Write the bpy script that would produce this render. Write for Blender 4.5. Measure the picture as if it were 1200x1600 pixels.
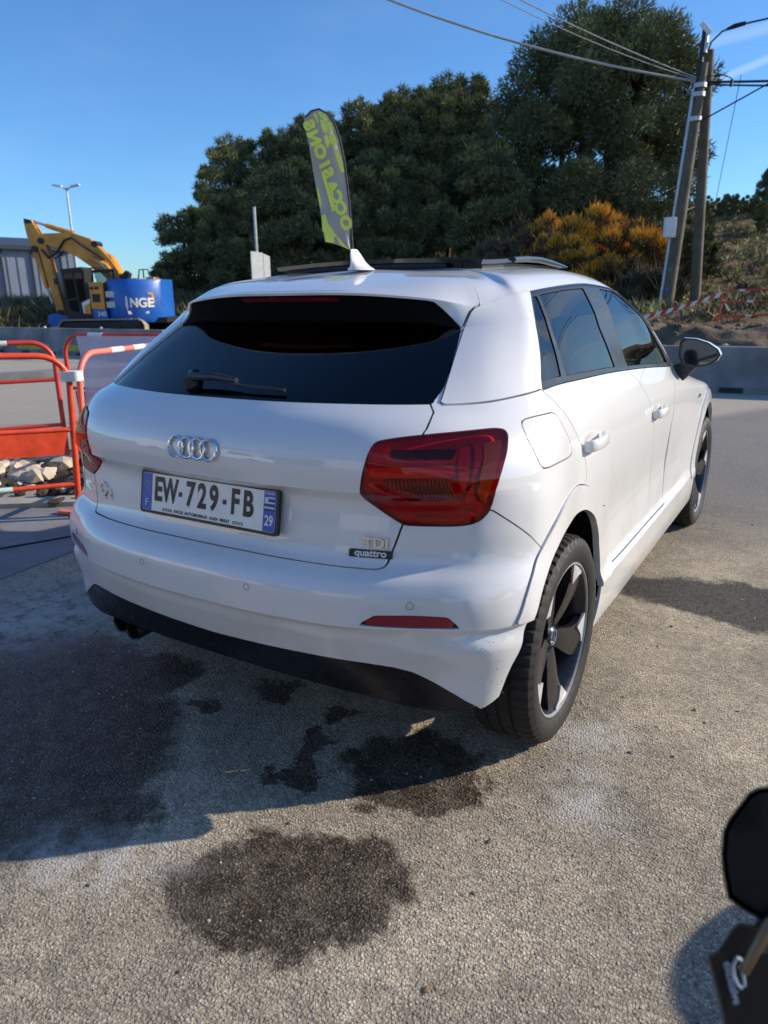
import bpy, bmesh, math, random
import numpy as np
from mathutils import Vector, Matrix
for o in list(bpy.data.objects): bpy.data.objects.remove(o)
SC=bpy.context.scene; COL=SC.collection
R=math.radians
# ---------------- camera, sky, sun, exposure ----------------
CAMP=Vector((1.50,-1.371,1.394))
yaw,pit,rol=R(-31.4546),R(-16.4647),R(-.9085)
fw=Vector((math.sin(yaw)*math.cos(pit),math.cos(yaw)*math.cos(pit),math.sin(pit)))
rt=Vector((math.cos(yaw),-math.sin(yaw),0)); up=rt.cross(fw)
rt,up=math.cos(rol)*rt+math.sin(rol)*up, -math.sin(rol)*rt+math.cos(rol)*up
cam=bpy.data.cameras.new('camera'); co=bpy.data.objects.new('camera',cam); COL.objects.link(co)
co.matrix_world=Matrix.Translation(CAMP)@Matrix((rt,up,-fw)).transposed().to_4x4()
cam.sensor_fit='VERTICAL'; cam.sensor_height=36; cam.lens=1150/1600*36
cam.clip_start=.02; cam.clip_end=2000
cam.dof.use_dof=True; cam.dof.focus_distance=2.7; cam.dof.aperture_fstop=4.5
SC.camera=co
SUN_AZ,SUN_EL=R(52),R(23)
w=bpy.data.worlds.new("World"); SC.world=w; w.use_nodes=True
nt=w.node_tree; N=nt.nodes; L=nt.links
bg=N['Background']
sky=N.new('ShaderNodeTexSky'); sky.sky_type='NISHITA'; sky.sun_disc=False
sky.sun_elevation=SUN_EL; sky.sun_rotation=SUN_AZ; sky.altitude=200; sky.air_density=1.0; sky.dust_density=.25; sky.ozone_density=4.5
bg.inputs['Strength'].default_value=.125
# thin cirrus and two old contrails, far away in the sky
tc=N.new('ShaderNodeTexCoord')
def vm(op,a,b):
    n=N.new('ShaderNodeVectorMath'); n.operation=op
    for i,x in enumerate((a,b)):
        if isinstance(x,(tuple,Vector)): n.inputs[i].default_value=tuple(x)
        else: L.new(x,n.inputs[i])
    return n
def mth(op,*a):
    n=N.new('ShaderNodeMath'); n.operation=op
    for i,x in enumerate(a):
        if isinstance(x,(int,float)): n.inputs[i].default_value=x
        else: L.new(x,n.inputs[i])
    return n.outputs[0]
def mr(v,a,b,c=0,d=1):
    n=N.new('ShaderNodeMapRange'); n.interpolation_type='SMOOTHSTEP'
    L.new(v,n.inputs[0])
    for i,x in enumerate((a,b,c,d)): n.inputs[i+1].default_value=x
    return n.outputs[0]
def trail(d1,d2,wd,wc,st):
    d1=Vector(d1).normalized(); d2=Vector(d2).normalized(); n=d1.cross(d2).normalized()
    a=vm('DOT_PRODUCT',tc.outputs['Generated'],n).outputs['Value']
    e=mr(mth('ABSOLUTE',a),wd*.2,wd,1,0)
    c=vm('DOT_PRODUCT',tc.outputs['Generated'],(d1+(d2-d1)*1.3).normalized()).outputs['Value']
    f=mr(c,wc,1-(1-wc)*.35)
    return mth('MULTIPLY',mth('MULTIPLY',e,f),st)
def DIR(px,py): return (px-600)/1150*rt-(py-800)/1150*up+fw
t1=trail(DIR(1110,66),DIR(1200,43),.009,.975,.16)
t2=trail(DIR(1110,130),DIR(1200,92),.006,.975,.22)
mp=N.new('ShaderNodeMapping'); mp.inputs['Scale'].default_value=(1.2,5,9); mp.inputs['Rotation'].default_value=(.2,.5,.9)
L.new(tc.outputs['Generated'],mp.inputs[0])
no=N.new('ShaderNodeTexNoise'); no.inputs['Scale'].default_value=1.3; no.inputs['Detail'].default_value=6; no.inputs['Roughness'].default_value=.6
L.new(mp.outputs[0],no.inputs[0])
zz=N.new('ShaderNodeSeparateXYZ'); L.new(tc.outputs['Generated'],zz.inputs[0])
ci=mth('MULTIPLY',mr(no.outputs['Fac'],.42,.68),mth('MULTIPLY',mr(zz.outputs[2],.0,.12),mr(zz.outputs[2],.75,.25)))
ci=mth('MULTIPLY',ci,mr(zz.outputs[0],-.12,.45,.03,1.0))
tot=mth('ADD',mth('MULTIPLY',ci,.95),mth('ADD',t1,t2))
mx=N.new('ShaderNodeMix'); mx.data_type='RGBA'; mx.clamp_factor=True
tint=N.new('ShaderNodeMix'); tint.data_type='RGBA'; tint.blend_type='MULTIPLY'; tint.inputs[0].default_value=1; tint.inputs[7].default_value=(.62,.87,1.08,1)
L.new(sky.outputs[0],tint.inputs[6])
L.new(tot,mx.inputs[0]); L.new(tint.outputs[2],mx.inputs[6]); mx.inputs[7].default_value=(5.2,6.0,7.0,1)
L.new(mx.outputs[2],bg.inputs[0])
sl=bpy.data.lights.new('sun','SUN'); sl.energy=4.1; sl.angle=R(.53); sl.color=(1,.87,.70)
so=bpy.data.objects.new('sun',sl); COL.objects.link(so)
SD=Vector((math.sin(SUN_AZ)*math.cos(SUN_EL),math.cos(SUN_AZ)*math.cos(SUN_EL),math.sin(SUN_EL)))
so.rotation_euler=SD.to_track_quat('Z','Y').to_euler(); so.location=SD*50
SC.view_settings.view_transform='Standard'; SC.view_settings.look='None'; SC.view_settings.exposure=0.5; SC.view_settings.gamma=1
SC.view_settings.use_curve_mapping=False
SC.render.engine='CYCLES'
SC.cycles.max_bounces=10; SC.cycles.transparent_max_bounces=16; SC.cycles.caustics_reflective=False; SC.cycles.caustics_refractive=False
random.seed(7); RNG=np.random.default_rng(7)

# ---------------- materials ----------------
MAT={}
def newmat(name):
    m=bpy.data.materials.new(name); m.use_nodes=True
    MAT[name]=m; return m,m.node_tree.nodes,m.node_tree.links,m.node_tree.nodes['Principled BSDF']
def noise(N,L,scale,detail=4,rough=.55,vec=None,dist=0):
    n=N.new('ShaderNodeTexNoise'); n.inputs['Scale'].default_value=scale; n.inputs['Detail'].default_value=detail
    n.inputs['Roughness'].default_value=rough; n.inputs['Distortion'].default_value=dist
    if vec: L.new(vec,n.inputs['Vector'])
    return n.outputs['Fac']
def ramp(N,L,f,st):
    r=N.new('ShaderNodeValToRGB'); L.new(f,r.inputs[0])
    e=r.color_ramp.elements
    while len(e)<len(st): e.new(.5)
    for i,(p,c) in enumerate(st): e[i].position=p; e[i].color=tuple(c)+(1,) if len(c)==3 else c
    return r.outputs[0]
def mix(N,L,f,a,b,mode='MIX'):
    m=N.new('ShaderNodeMix'); m.data_type='RGBA'; m.blend_type=mode; m.clamp_factor=True
    for i,x in ((0,f),(6,a),(7,b)):
        if isinstance(x,(int,float)): m.inputs[i].default_value=x
        elif isinstance(x,tuple): m.inputs[i].default_value=x if len(x)==4 else x+(1,)
        else: L.new(x,m.inputs[i])
    return m.outputs[2]
def M_(N,L,op,*a):
    n=N.new('ShaderNodeMath'); n.operation=op
    for i,x in enumerate(a):
        if isinstance(x,(int,float)): n.inputs[i].default_value=x
        else: L.new(x,n.inputs[i])
    return n.outputs[0]
def mrange(N,L,v,a,b,c=0,d=1):
    n=N.new('ShaderNodeMapRange'); n.interpolation_type='SMOOTHSTEP'; L.new(v,n.inputs[0])
    for i,x in enumerate((a,b,c,d)): n.inputs[i+1].default_value=x
    return n.outputs[0]
def bump(N,L,h,st,dist,bs,prev=None):
    b=N.new('ShaderNodeBump'); b.inputs['Strength'].default_value=st; b.inputs['Distance'].default_value=dist
    L.new(h,b.inputs['Height'])
    if prev is not None: L.new(prev,b.inputs['Normal'])
    if bs: L.new(b.outputs[0],bs.inputs['Normal'])
    return b.outputs[0]
def objc(N): return N.new('ShaderNodeTexCoord').outputs['Object']
def simple(name,col,rough=.5,metal=0,var=.12,scale=8,coat=0,bumpd=0,bscale=60,spec=.5):
    m,N,L,B=newmat(name)
    c=objc(N); f=noise(N,L,scale,5,.6,c)
    a=tuple(x*(1-var) for x in col); b=tuple(min(1,x*(1+var)) for x in col)
    L.new(ramp(N,L,f,[(.3,a),(.7,b)]),B.inputs['Base Color'])
    f2=noise(N,L,scale*2.3,3,.5,c)
    L.new(mrange(N,L,f2,.3,.7,max(.02,rough-.06),min(1,rough+.08)),B.inputs['Roughness'])
    B.inputs['Metallic'].default_value=metal; B.inputs['Specular IOR Level'].default_value=spec
    if coat: B.inputs['Coat Weight'].default_value=coat; B.inputs['Coat Roughness'].default_value=.04
    if bumpd: bump(N,L,noise(N,L,bscale,5,.6,c),.6,bumpd,B)
    return m
# car paint: glossy white, thin road dust
m,N,L,B=newmat('white_paint')
c=objc(N)
sx=N.new('ShaderNodeSeparateXYZ'); L.new(c,sx.inputs[0])
d1=noise(N,L,5,6,.65,c); d2=noise(N,L,160,3,.6,c)
low=mrange(N,L,sx.outputs[2],.95,.25)
dust=M_(N,L,'MULTIPLY',mrange(N,L,d1,.42,.75),M_(N,L,'ADD',.10,M_(N,L,'MULTIPLY',low,.45)))
L.new(mix(N,L,dust,(.72,.72,.715),(.56,.52,.45)),B.inputs['Base Color'])
B.inputs['Roughness'].default_value=.42; B.inputs['Coat Weight'].default_value=.9
L.new(M_(N,L,'ADD',.008,M_(N,L,'MULTIPLY',dust,.16)),B.inputs['Coat Roughness'])
bump(N,L,noise(N,L,14,2,.5,c),.05,.0012,B); B.inputs['Coat IOR'].default_value=1.75
# speckle of dried splashes
simple('gloss_black',(.008,.009,.012),.12,0,.1,8,.6)
simple('satin_black',(.018,.019,.022),.42,0,.2,30)
simple('diffuser_black',(.006,.007,.012),.30,0,.25,14,.15,0,60,.35)
simple('cavity_black',(.004,.004,.006),.8,0,.1,8,0,0,60,.12)
simple('gap_dark',(.016,.016,.017),.7)
simple('frame_black',(.02,.021,.024),.30,0,.1,10,0,0,60,.30)
simple('window_trim',(.03,.032,.036),.25,.3,.1,10,.4)
simple('rubber',(.010,.0098,.0095),.68,0,.25,25,0,.0008,300)
simple('rim_lip',(.38,.38,.39),.35,.3,.1,20)
simple('rim_dark',(.035,.036,.040),.33,.7,.15,20,.3)
simple('rim_silver',(.60,.60,.61),.35,.35,.1,20)
simple('chrome',(.78,.79,.80),.08,1,.03,20)
simple('brake_metal',(.25,.23,.21),.42,.9,.2,50)
simple('orange_caliper',(.35,.10,.03),.5)
simple('seat_fabric',(.03,.03,.033),.85)
simple('lining',(.10,.10,.10),.9)
simple('brake_red',(.16,.006,.014),.2)
simple('red_reflector',(.28,.012,.02),.18,0,.1,60,.8)
simple('lamp_dark',(.55,.012,.03),.35,0,.2,30)
simple('lamp_red',(1.0,.03,.04),.28,0,.1,30)
simple('lamp_bright',(1.0,.20,.12),.22,0,.1,30)
simple('lamp_black',(.06,.010,.014),.3)
simple('lamp_orange_m',(1.0,.27,.06),.25)
simple('lamp_clear',(.45,.40,.40),.2)
def lens(name,tint):
    m,N,L,B=newmat(name); N.remove(B)
    out=[n for n in N if n.type=='OUTPUT_MATERIAL'][0]
    t=N.new('ShaderNodeBsdfTransparent'); t.inputs[0].default_value=tint+(1,)
    g=N.new('ShaderNodeBsdfGlossy'); g.inputs['Roughness'].default_value=.02
    fr=N.new('ShaderNodeFresnel'); fr.inputs[0].default_value=1.5
    mx=N.new('ShaderNodeMixShader'); L.new(fr.outputs[0],mx.inputs[0]); L.new(t.outputs[0],mx.inputs[1]); L.new(g.outputs[0],mx.inputs[2])
    L.new(mx.outputs[0],out.inputs[0]); return m
lens('red_lens',(1,.16,.14)); lens('sunlit_lens',(1,.50,.30))
lens('privacy_glass',(.05,.06,.075)); lens('tinted_glass',(.30,.42,.42)); lens('cab_glass',(.45,.55,.56))
simple('water_drop',(.75,.76,.78),.06,0,.05,10)
m,N,L,B=newmat('mirror_glass'); B.inputs['Base Color'].default_value=(.62,.64,.66,1); B.inputs['Metallic'].default_value=1; B.inputs['Roughness'].default_value=.03
simple('plate_white',(.72,.74,.72),.35,0,.05,10,.2); simple('plate_blue',(.015,.085,.42),.35,0,.05); simple('plate_black',(.01,.01,.012),.4)
simple('white_mark',(.75,.76,.78),.4)
# ---- asphalt ground ----
STAINS=[('wet',0.521,-0.249,0.320,0.196,0.53),('wet',0.627,0.246,0.215,0.115,0.53),('wet',-0.516,-0.214,0.433,0.511,0.52),('wet',0.527,0.348,0.218,0.153,0.52),
('wet',0.230,0.216,0.051,0.128,0.52),('wet',0.257,0.101,0.086,0.054,0.52),('wet',0.212,0.327,0.047,0.064,0.51),('wet',0.194,0.486,0.053,0.048,0.53),('wet',-0.105,0.496,0.077,0.067,0.52),
('wet',-0.253,0.274,0.064,0.050,0.52),('wet',-0.316,0.143,0.028,0.032,0.53),('wet',-0.593,0.363,0.150,0.189,0.51),('wet',-0.172,-0.330,0.237,0.172,0.53),
('patch',1.75,2.15,1.1,.29,.0),
('wet',-1.0,.05,.55,.42,.2),('wet',-.62,-.62,.40,.25,.5),('dust',0.967,0.761,0.13,0.10,0.51),('dust',1.055,0.461,0.10,0.14,0.52),('dust',-1.506,0.467,0.30,0.35,0.51),('dust',.02,-.42,.22,.1,.5)]
m,N,L,B=newmat('asphalt')
c=objc(N)
wn=N.new('ShaderNodeTexNoise'); wn.inputs['Scale'].default_value=7; wn.inputs['Detail'].default_value=7; wn.inputs['Roughness'].default_value=.68; L.new(c,wn.inputs['Vector'])
ws=N.new('ShaderNodeVectorMath'); ws.operation='MULTIPLY_ADD'; L.new(wn.outputs['Color'],ws.inputs[0]); ws.inputs[1].default_value=(.34,.34,0); ws.inputs[2].default_value=(-.17,-.17,0)
wa=N.new('ShaderNodeVectorMath'); L.new(c,wa.inputs[0]); L.new(ws.outputs[0],wa.inputs[1])
def stain(s,soft):
    k,x,y,a,b,an=s
    mp=N.new('ShaderNodeMapping'); mp.vector_type='TEXTURE'; mp.inputs['Location'].default_value=(x,y,0); mp.inputs['Rotation'].default_value=(0,0,an); mp.inputs['Scale'].default_value=(a,b,1)
    L.new(wa.outputs[0],mp.inputs[0])
    ln=N.new('ShaderNodeVectorMath'); ln.operation='LENGTH'; L.new(mp.outputs[0],ln.inputs[0])
    return mrange(N,L,ln.outputs['Value'],1-soft,1+soft,1,0)
acc={'wet':None,'dust':None,'patch':None}
for s in STAINS:
    o=stain(s,{'wet':.13,'dust':.8,'patch':.10}[s[0]])
    acc[s[0]]=o if acc[s[0]] is None else M_(N,L,'MAXIMUM',acc[s[0]],o)
def voro(scale,feat='F1',vec=None,rnd=1):
    v=N.new('ShaderNodeTexVoronoi'); v.voronoi_dimensions='2D'; v.feature=feat; v.inputs['Scale'].default_value=scale; v.inputs['Randomness'].default_value=rnd
    L.new(vec or c,v.inputs['Vector']); return v
fw_=N.new('ShaderNodeVectorMath'); fw_.operation='MULTIPLY_ADD'
fn=N.new('ShaderNodeTexNoise'); fn.inputs['Scale'].default_value=60; fn.inputs['Detail'].default_value=3; L.new(c,fn.inputs['Vector'])
L.new(fn.outputs['Color'],fw_.inputs[0]); fw_.inputs[1].default_value=(.010,.010,0); L.new(c,fw_.inputs[2])
v1=voro(135,vec=fw_.outputs[0]); v2=voro(300,vec=fw_.outputs[0])
cs=N.new('ShaderNodeSeparateColor'); L.new(v1.outputs['Color'],cs.inputs[0])
cs2=N.new('ShaderNodeSeparateColor'); L.new(v2.outputs['Color'],cs2.inputs[0])
stone=ramp(N,L,cs.outputs[0],[(0,(.20,.17,.13)),(.35,(.36,.315,.245)),(.7,(.45,.40,.32)),(1,(.60,.55,.46))])
fine=ramp(N,L,cs2.outputs[1],[(0,(.20,.175,.14)),(1,(.44,.39,.315))])
big=noise(N,L,1.6,7,.62,c); mid=noise(N,L,11,6,.7,c)
gapm=mrange(N,L,v1.outputs['Distance'],.30,.62)     # binder between the stones
base=mix(N,L,gapm,stone,fine)
pit=mrange(N,L,noise(N,L,70,3,.5,c),.62,.70)
base=mix(N,L,M_(N,L,'MULTIPLY',pit,.7),base,(.07,.062,.052))
base=mix(N,L,1.0,base,ramp(N,L,big,[(.33,(.72,.71,.70)),(.5,(1.08,1.05,.99)),(.68,(1.42,1.37,1.28))]),'MULTIPLY')
base=mix(N,L,1.0,base,ramp(N,L,mid,[(.3,(.78,.78,.78)),(.7,(1.18,1.16,1.12))]),'MULTIPLY')
# the road further off is greyer and finer
cs3=N.new('ShaderNodeSeparateXYZ'); L.new(c,cs3.inputs[0])
far=mrange(N,L,M_(N,L,'ADD',M_(N,L,'ADD',cs3.outputs[1],M_(N,L,'MULTIPLY',cs3.outputs[0],-.15)),M_(N,L,'MULTIPLY',wn.outputs['Fac'],1.2)),2.8,4.6)
base=mix(N,L,M_(N,L,'MULTIPLY',far,.85),base,mix(N,L,noise(N,L,30,5,.7,c),(.14,.134,.124),(.28,.265,.24)))
left=mrange(N,L,M_(N,L,'ADD',cs3.outputs[0],M_(N,L,'MULTIPLY',cs3.outputs[1],-.5)),-3.7,-3.3,1,0)
base=mix(N,L,left,base,mix(N,L,noise(N,L,2.5,7,.7,c),(.34,.30,.235),(.50,.45,.36)))
wet=acc['wet']; patch=acc['patch']
wetstone=ramp(N,L,cs.outputs[0],[(0,(.022,.015,.009)),(.5,(.062,.043,.026)),(.85,(.12,.083,.047)),(1,(.26,.18,.10))])
wetc=mix(N,L,gapm,wetstone,(.022,.016,.010))
base=mix(N,L,patch,base,mix(N,L,cs.outputs[1],(.040,.037,.032),(.115,.105,.09)))
base=mix(N,L,M_(N,L,'MULTIPLY',wet,M_(N,L,'ADD',.76,M_(N,L,'MULTIPLY',mrange(N,L,mid,.35,.6),.22))),base,wetc)
base=mix(N,L,M_(N,L,'MULTIPLY',acc['dust'],M_(N,L,'MULTIPLY',mrange(N,L,mid,.36,.58),.75)),base,(.56,.54,.50))
L.new(base,B.inputs['Base Color'])
rr=mix(N,L,wet,(.88,.88,.88),(.42,.42,.42)); L.new(rr,B.inputs['Roughness']); B.inputs['Specular IOR Level'].default_value=.35
h1=mrange(N,L,v1.outputs['Distance'],.75,.15); h2=mrange(N,L,v2.outputs['Distance'],.7,.1)
nearf=mrange(N,L,cs3.outputs[1],7,2,.15,1)
hh=M_(N,L,'MULTIPLY',M_(N,L,'ADD',M_(N,L,'MULTIPLY',M_(N,L,'MULTIPLY',h1,cs.outputs[2]),1.2),M_(N,L,'ADD',M_(N,L,'MULTIPLY',h2,.35),M_(N,L,'MULTIPLY',pit,-.7))),nearf)
b1=bump(N,L,hh,.75,.0045,None)
bump(N,L,noise(N,L,22,5,.65,c),.5,.010,B,b1)
simple('concrete',(.21,.205,.20),.85,0,.38,1.6,0,.004,60)
simple('kerb_concrete',(.40,.37,.32),.9,0,.2,3,0,.004,60)
simple('slab_concrete',(.22,.22,.225),.9,0,.2,3,0,.004,80)
simple('soil',(.15,.105,.065),.95,0,.45,1.2,0,.05,9)
simple('dark_soil',(.050,.038,.028),.95,0,.4,2.5,0,.03,14)
simple('rubble',(.52,.45,.35),.95,0,.2,5,0,.01,20)
simple('hill_ground',(.15,.115,.06),.95,0,.5,.5,0,.2,2)
m,N,L,B=newmat('hill_soil')
c=objc(N); mp=N.new('ShaderNodeMapping'); mp.inputs['Scale'].default_value=(.55,.55,2.2); L.new(c,mp.inputs[0])
a_=noise(N,L,.9,7,.7,mp.outputs[0]); b_=noise(N,L,3.5,6,.7,c)
col=ramp(N,L,a_,[(.30,(.025,.030,.014)),(.42,(.075,.070,.030)),(.50,(.27,.165,.07)),(.58,(.14,.115,.05)),(.68,(.38,.26,.11)),(.80,(.22,.19,.15))])
L.new(mix(N,L,1.0,col,ramp(N,L,b_,[(.3,(.55,.55,.55)),(.7,(1.3,1.25,1.2))]),'MULTIPLY'),B.inputs['Base Color']); B.inputs['Roughness'].default_value=.95
bump(N,L,b_,.8,.25,B)
simple('dry_grass',(.20,.15,.06),.9,0,.3,3)
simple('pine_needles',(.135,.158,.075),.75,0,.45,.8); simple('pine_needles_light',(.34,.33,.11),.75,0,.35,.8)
simple('bark',(.10,.075,.055),.95,0,.35,4,0,.03,12)
simple('broom_flowers',(.85,.42,.045),.8,0,.35,2); simple('broom_twig',(.16,.12,.05),.9,0,.3,3)
simple('scrub',(.07,.075,.030),.9,0,.5,1.2); simple('grey_scrub',(.13,.11,.08),.9,0,.4,1.5)
simple('pole_wood',(.115,.10,.07),.85,0,.25,3,0,.01,30); simple('galvanised',(.42,.44,.46),.45,.6,.15,8)
simple('cable_black',(.012,.012,.014),.6); simple('cable_grey',(.40,.40,.40),.6)
simple('signal_orange',(.74,.075,.025),.42,0,.30,7,.1,.0015,40); simple('signal_red',(.55,.045,.03),.4,0,.15,5); simple('signal_white',(.74,.73,.70),.5,0,.08,9)
simple('pale_pink',(.75,.20,.14),.5,0,.1,6); simple('mint_band',(.50,.72,.66),.5)  # barrier pink, paler than the orange of its neighbour
simple('digger_yellow',(.58,.265,.04),.5,0,.38,1.3); simple('digger_blue',(.012,.115,.46),.4,0,.12,2); simple('digger_black',(.015,.015,.017),.6); simple('track_pad',(.33,.28,.21),.9,0,.3,5)
simple('steel_blue_cladding',(.24,.28,.35),.6,0,.12,.3); simple('cladding_dark',(.05,.06,.08),.6)
simple('sign_white',(.62,.62,.60),.5); simple('flag_grey',(.42,.40,.35),.8,0,.12,3); simple('flag_lime',(.78,.84,.14),.8,0,.1,3); simple('flag_black',(.03,.03,.045),.7)
simple('moto_black',(.006,.006,.007),.5,0,.2,30,0,0,60,.2); simple('moto_dark',(.022,.022,.024),.55); simple('brass',(.20,.13,.07),.45,.5); simple('decal',(.35,.42,.50),.4)
simple('yellow_paint',(.50,.36,.03),.7,0,.3,5); simple('parked_white',(.7,.7,.7),.35)
m,N,L,B=newmat('banner_mesh'); B.inputs['Base Color'].default_value=(.60,.58,.72,1); B.inputs['Roughness'].default_value=.8
B.inputs['Alpha'].default_value=.82
try: B.inputs['Transmission Weight'].default_value=0
except Exception: pass
# ---------------- helpers ----------------
def tag(o,label=None,cat=None,group=None,kind=None):
    if label: o['label']=label
    if cat: o['category']=cat
    if group: o['group']=group
    if kind: o['kind']=kind
    return o
def empty(name,loc=(0,0,0),rz=0,label=None,cat=None,group=None):
    o=bpy.data.objects.new(name,None); COL.objects.link(o); o.location=loc; o.rotation_euler=(0,0,rz); o.empty_display_size=.1
    return tag(o,label,cat,group)
def link(name,me,mat,parent=None,loc=None,rot=None):
    o=bpy.data.objects.new(name,me); COL.objects.link(o)
    if mat and not me.materials:
        for q in (mat if isinstance(mat,(list,tuple)) else [mat]): me.materials.append(MAT[q])
    if parent is not None: o.parent=parent
    if loc is not None: o.location=loc
    if rot is not None: o.rotation_euler=rot
    return o
def sm(me,ang=35):
    me.polygons.foreach_set('use_smooth',[True]*len(me.polygons)); me.set_sharp_from_angle(angle=R(ang)); return me
def mesh(name,vs,fs,smooth=None):
    me=bpy.data.meshes.new(name); me.from_pydata([tuple(v) for v in vs],[],fs); me.validate(); me.update()
    if smooth: sm(me,smooth)
    return me
class MB:
    def __init__(s): s.v=[]; s.f=[]; s.mi=[]; s.cm=0
    def add(s,vs,fs):
        n=len(s.v); s.v+= [tuple(v) for v in vs]; s.f+=[tuple(i+n for i in f) for f in fs]; s.mi+=[s.cm]*len(fs); return s
    def box(s,c,d,rot=None,bev=0):
        x,y,z=[q/2 for q in d]
        if bev:
            b=min(bev,x*.99,y*.99,z*.99); bm=bmesh.new(); bmesh.ops.create_cube(bm,size=1,matrix=Matrix.Diagonal((2*x,2*y,2*z,1)))
            bmesh.ops.bevel(bm,geom=bm.edges[:],offset=b,segments=2,profile=.6,affect='EDGES')
            bm.verts.index_update(); vs=[v.co.copy() for v in bm.verts]; fs=[[v.index for v in f.verts] for f in bm.faces]; bm.free()
        else:
            vs=[Vector((a*x,b*y,e*z)) for a in (-1,1) for b in (-1,1) for e in (-1,1)]
            fs=[(0,1,3,2),(4,6,7,5),(0,4,5,1),(2,3,7,6),(0,2,6,4),(1,5,7,3)]
        Mx=rot if rot is not None else Matrix.Identity(3)
        return s.add([Mx@v+Vector(c) for v in vs],fs)
    def tube(s,pts,r,n=10,cap=True,closed=False):
        pts=[Vector(p) for p in pts]; rs=r if isinstance(r,(list,tuple)) else [r]*len(pts)
        vs=[];fs=[];pn=None
        for i,p in enumerate(pts):
            if closed: t=(pts[(i+1)%len(pts)]-pts[i-1]).normalized()
            else: t=(pts[min(i+1,len(pts)-1)]-pts[max(i-1,0)]).normalized()
            if pn is None:
                a=Vector((0,0,1)) if abs(t.z)<.9 else Vector((1,0,0)); nn=t.cross(a).normalized()
            else: nn=(pn-t*pn.dot(t)).normalized()
            pn=nn; bb=t.cross(nn)
            for k in range(n):
                an=2*math.pi*k/n; vs.append(p+rs[i]*(nn*math.cos(an)+bb*math.sin(an)))
        m=len(pts)
        for i in range(m if closed else m-1):
            for k in range(n):
                j=(i+1)%m; fs.append((i*n+k,i*n+(k+1)%n,j*n+(k+1)%n,j*n+k))
        if cap and not closed: fs.append(tuple(range(n))[::-1]); fs.append(tuple((m-1)*n+k for k in range(n)))
        return s.add(vs,fs)
    def prism(s,poly,a,b,axis='y'):
        # poly of 2D points extruded between a and b along the axis
        f={'y':lambda p,h:(p[0],h,p[1]),'z':lambda p,h:(p[0],p[1],h),'x':lambda p,h:(h,p[0],p[1])}[axis]
        n=len(poly); vs=[f(p,a) for p in poly]+[f(p,b) for p in poly]
        fs=[tuple(range(n)),tuple(range(2*n-1,n-1,-1))]+[(i,i+n,(i+1)%n+n,(i+1)%n) for i in range(n)]
        return s.add(vs,fs)
    def lathe(s,prof,n=48,axis='x',arc=(0,2*math.pi),center=(0,0,0)):
        # prof: (along axis, radius)
        full=abs(arc[1]-arc[0]-2*math.pi)<1e-6; m=n if full else n+1; vs=[];fs=[]
        for i in range(m):
            t=arc[0]+(arc[1]-arc[0])*i/n
            for h,r in prof:
                p={'x':(h,r*math.cos(t),r*math.sin(t)),'z':(r*math.cos(t),r*math.sin(t),h),'y':(r*math.cos(t),h,r*math.sin(t))}[axis]
                vs.append(Vector(p)+Vector(center))
        k=len(prof)
        for i in range(n):
            for j in range(k-1):
                a=i*k+j; b=((i+1)%m)*k+j; fs.append((a,b,b+1,a+1))
        return s.add(vs,fs)
    def build(s,name,mat,parent=None,smooth=35,loc=None,rot=None,fix=True):
        me=mesh(name,s.v,s.f)
        mats=mat if isinstance(mat,(list,tuple)) else [mat]
        for q in mats: me.materials.append(MAT[q])
        if len(mats)>1 and len(me.polygons)==len(s.mi): me.polygons.foreach_set('material_index',s.mi)
        if fix:
            bm=bmesh.new(); bm.from_mesh(me); bmesh.ops.recalc_face_normals(bm,faces=bm.faces[:]); bm.to_mesh(me); bm.free()
        if smooth: sm(me,smooth)
        return link(name,me,None,parent,loc,rot)
def copytree(o,parent=None):
    c=o.copy(); COL.objects.link(c)
    if parent is not None: c.parent=parent
    for ch in list(o.children): copytree(ch,c)
    return c
def rrect(w,h,r,n=5):
    P_=[]
    for cx,cy,a in ((w/2-r,h/2-r,0),(-w/2+r,h/2-r,90),(-w/2+r,-h/2+r,180),(w/2-r,-h/2+r,270)):
        for k in range(n+1): t=R(a+90*k/n); P_.append((cx+r*math.cos(t),cy+r*math.sin(t)))
    return P_
def textmesh(txt,size,depth=.001,sx=1,bevel=0,align='CENTER',bold=0,space=1):
    cu=bpy.data.curves.new('lettering','FONT'); cu.body=txt; cu.size=size; cu.extrude=depth; cu.align_x=align; cu.align_y='CENTER'; cu.offset=bold; cu.bevel_depth=bevel; cu.space_character=space
    ob=bpy.data.objects.new('tmp',cu); COL.objects.link(ob)
    dg=bpy.context.evaluated_depsgraph_get(); me=bpy.data.meshes.new_from_object(ob.evaluated_get(dg))
    bpy.data.objects.remove(ob); me.materials.clear()
    me.transform(Matrix.Diagonal((sx,1,1,1))); return me

# ---------------- setting: ground, road, hillside ----------------
def grid(name,x0,x1,y0,y1,nx,ny,zf,mat,smooth=60):
    vs=[];fs=[]
    for j in range(ny+1):
        for i in range(nx+1):
            x=x0+(x1-x0)*i/nx; y=y0+(y1-y0)*j/ny; vs.append((x,y,zf(x,y)))
    for j in range(ny):
        for i in range(nx):
            a=j*(nx+1)+i; fs.append((a,a+1,a+nx+2,a+nx+1))
    o=link(name,mesh(name,vs,fs,smooth),mat); return tag(o,kind='structure')
o=link('ground',mesh('ground',[(-700,-300,-.004),(700,-300,-.004),(700,900,-.004),(-700,900,-.004)],[(0,1,2,3)]),'hill_ground'); tag(o,kind='structure')
o=link('asphalt',mesh('asphalt',[(-60,-30,0),(25,-30,0),(25,30,0),(-60,30,0)],[(0,1,2,3)]),'asphalt'); tag(o,kind='structure')
FD=Vector((-.522,.853,0)); RD=Vector((.853,.522,0))
def FS(x,y):
    d=Vector((x-1.5,y+1.371,0)); return d.dot(FD),d.dot(RD)
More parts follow.
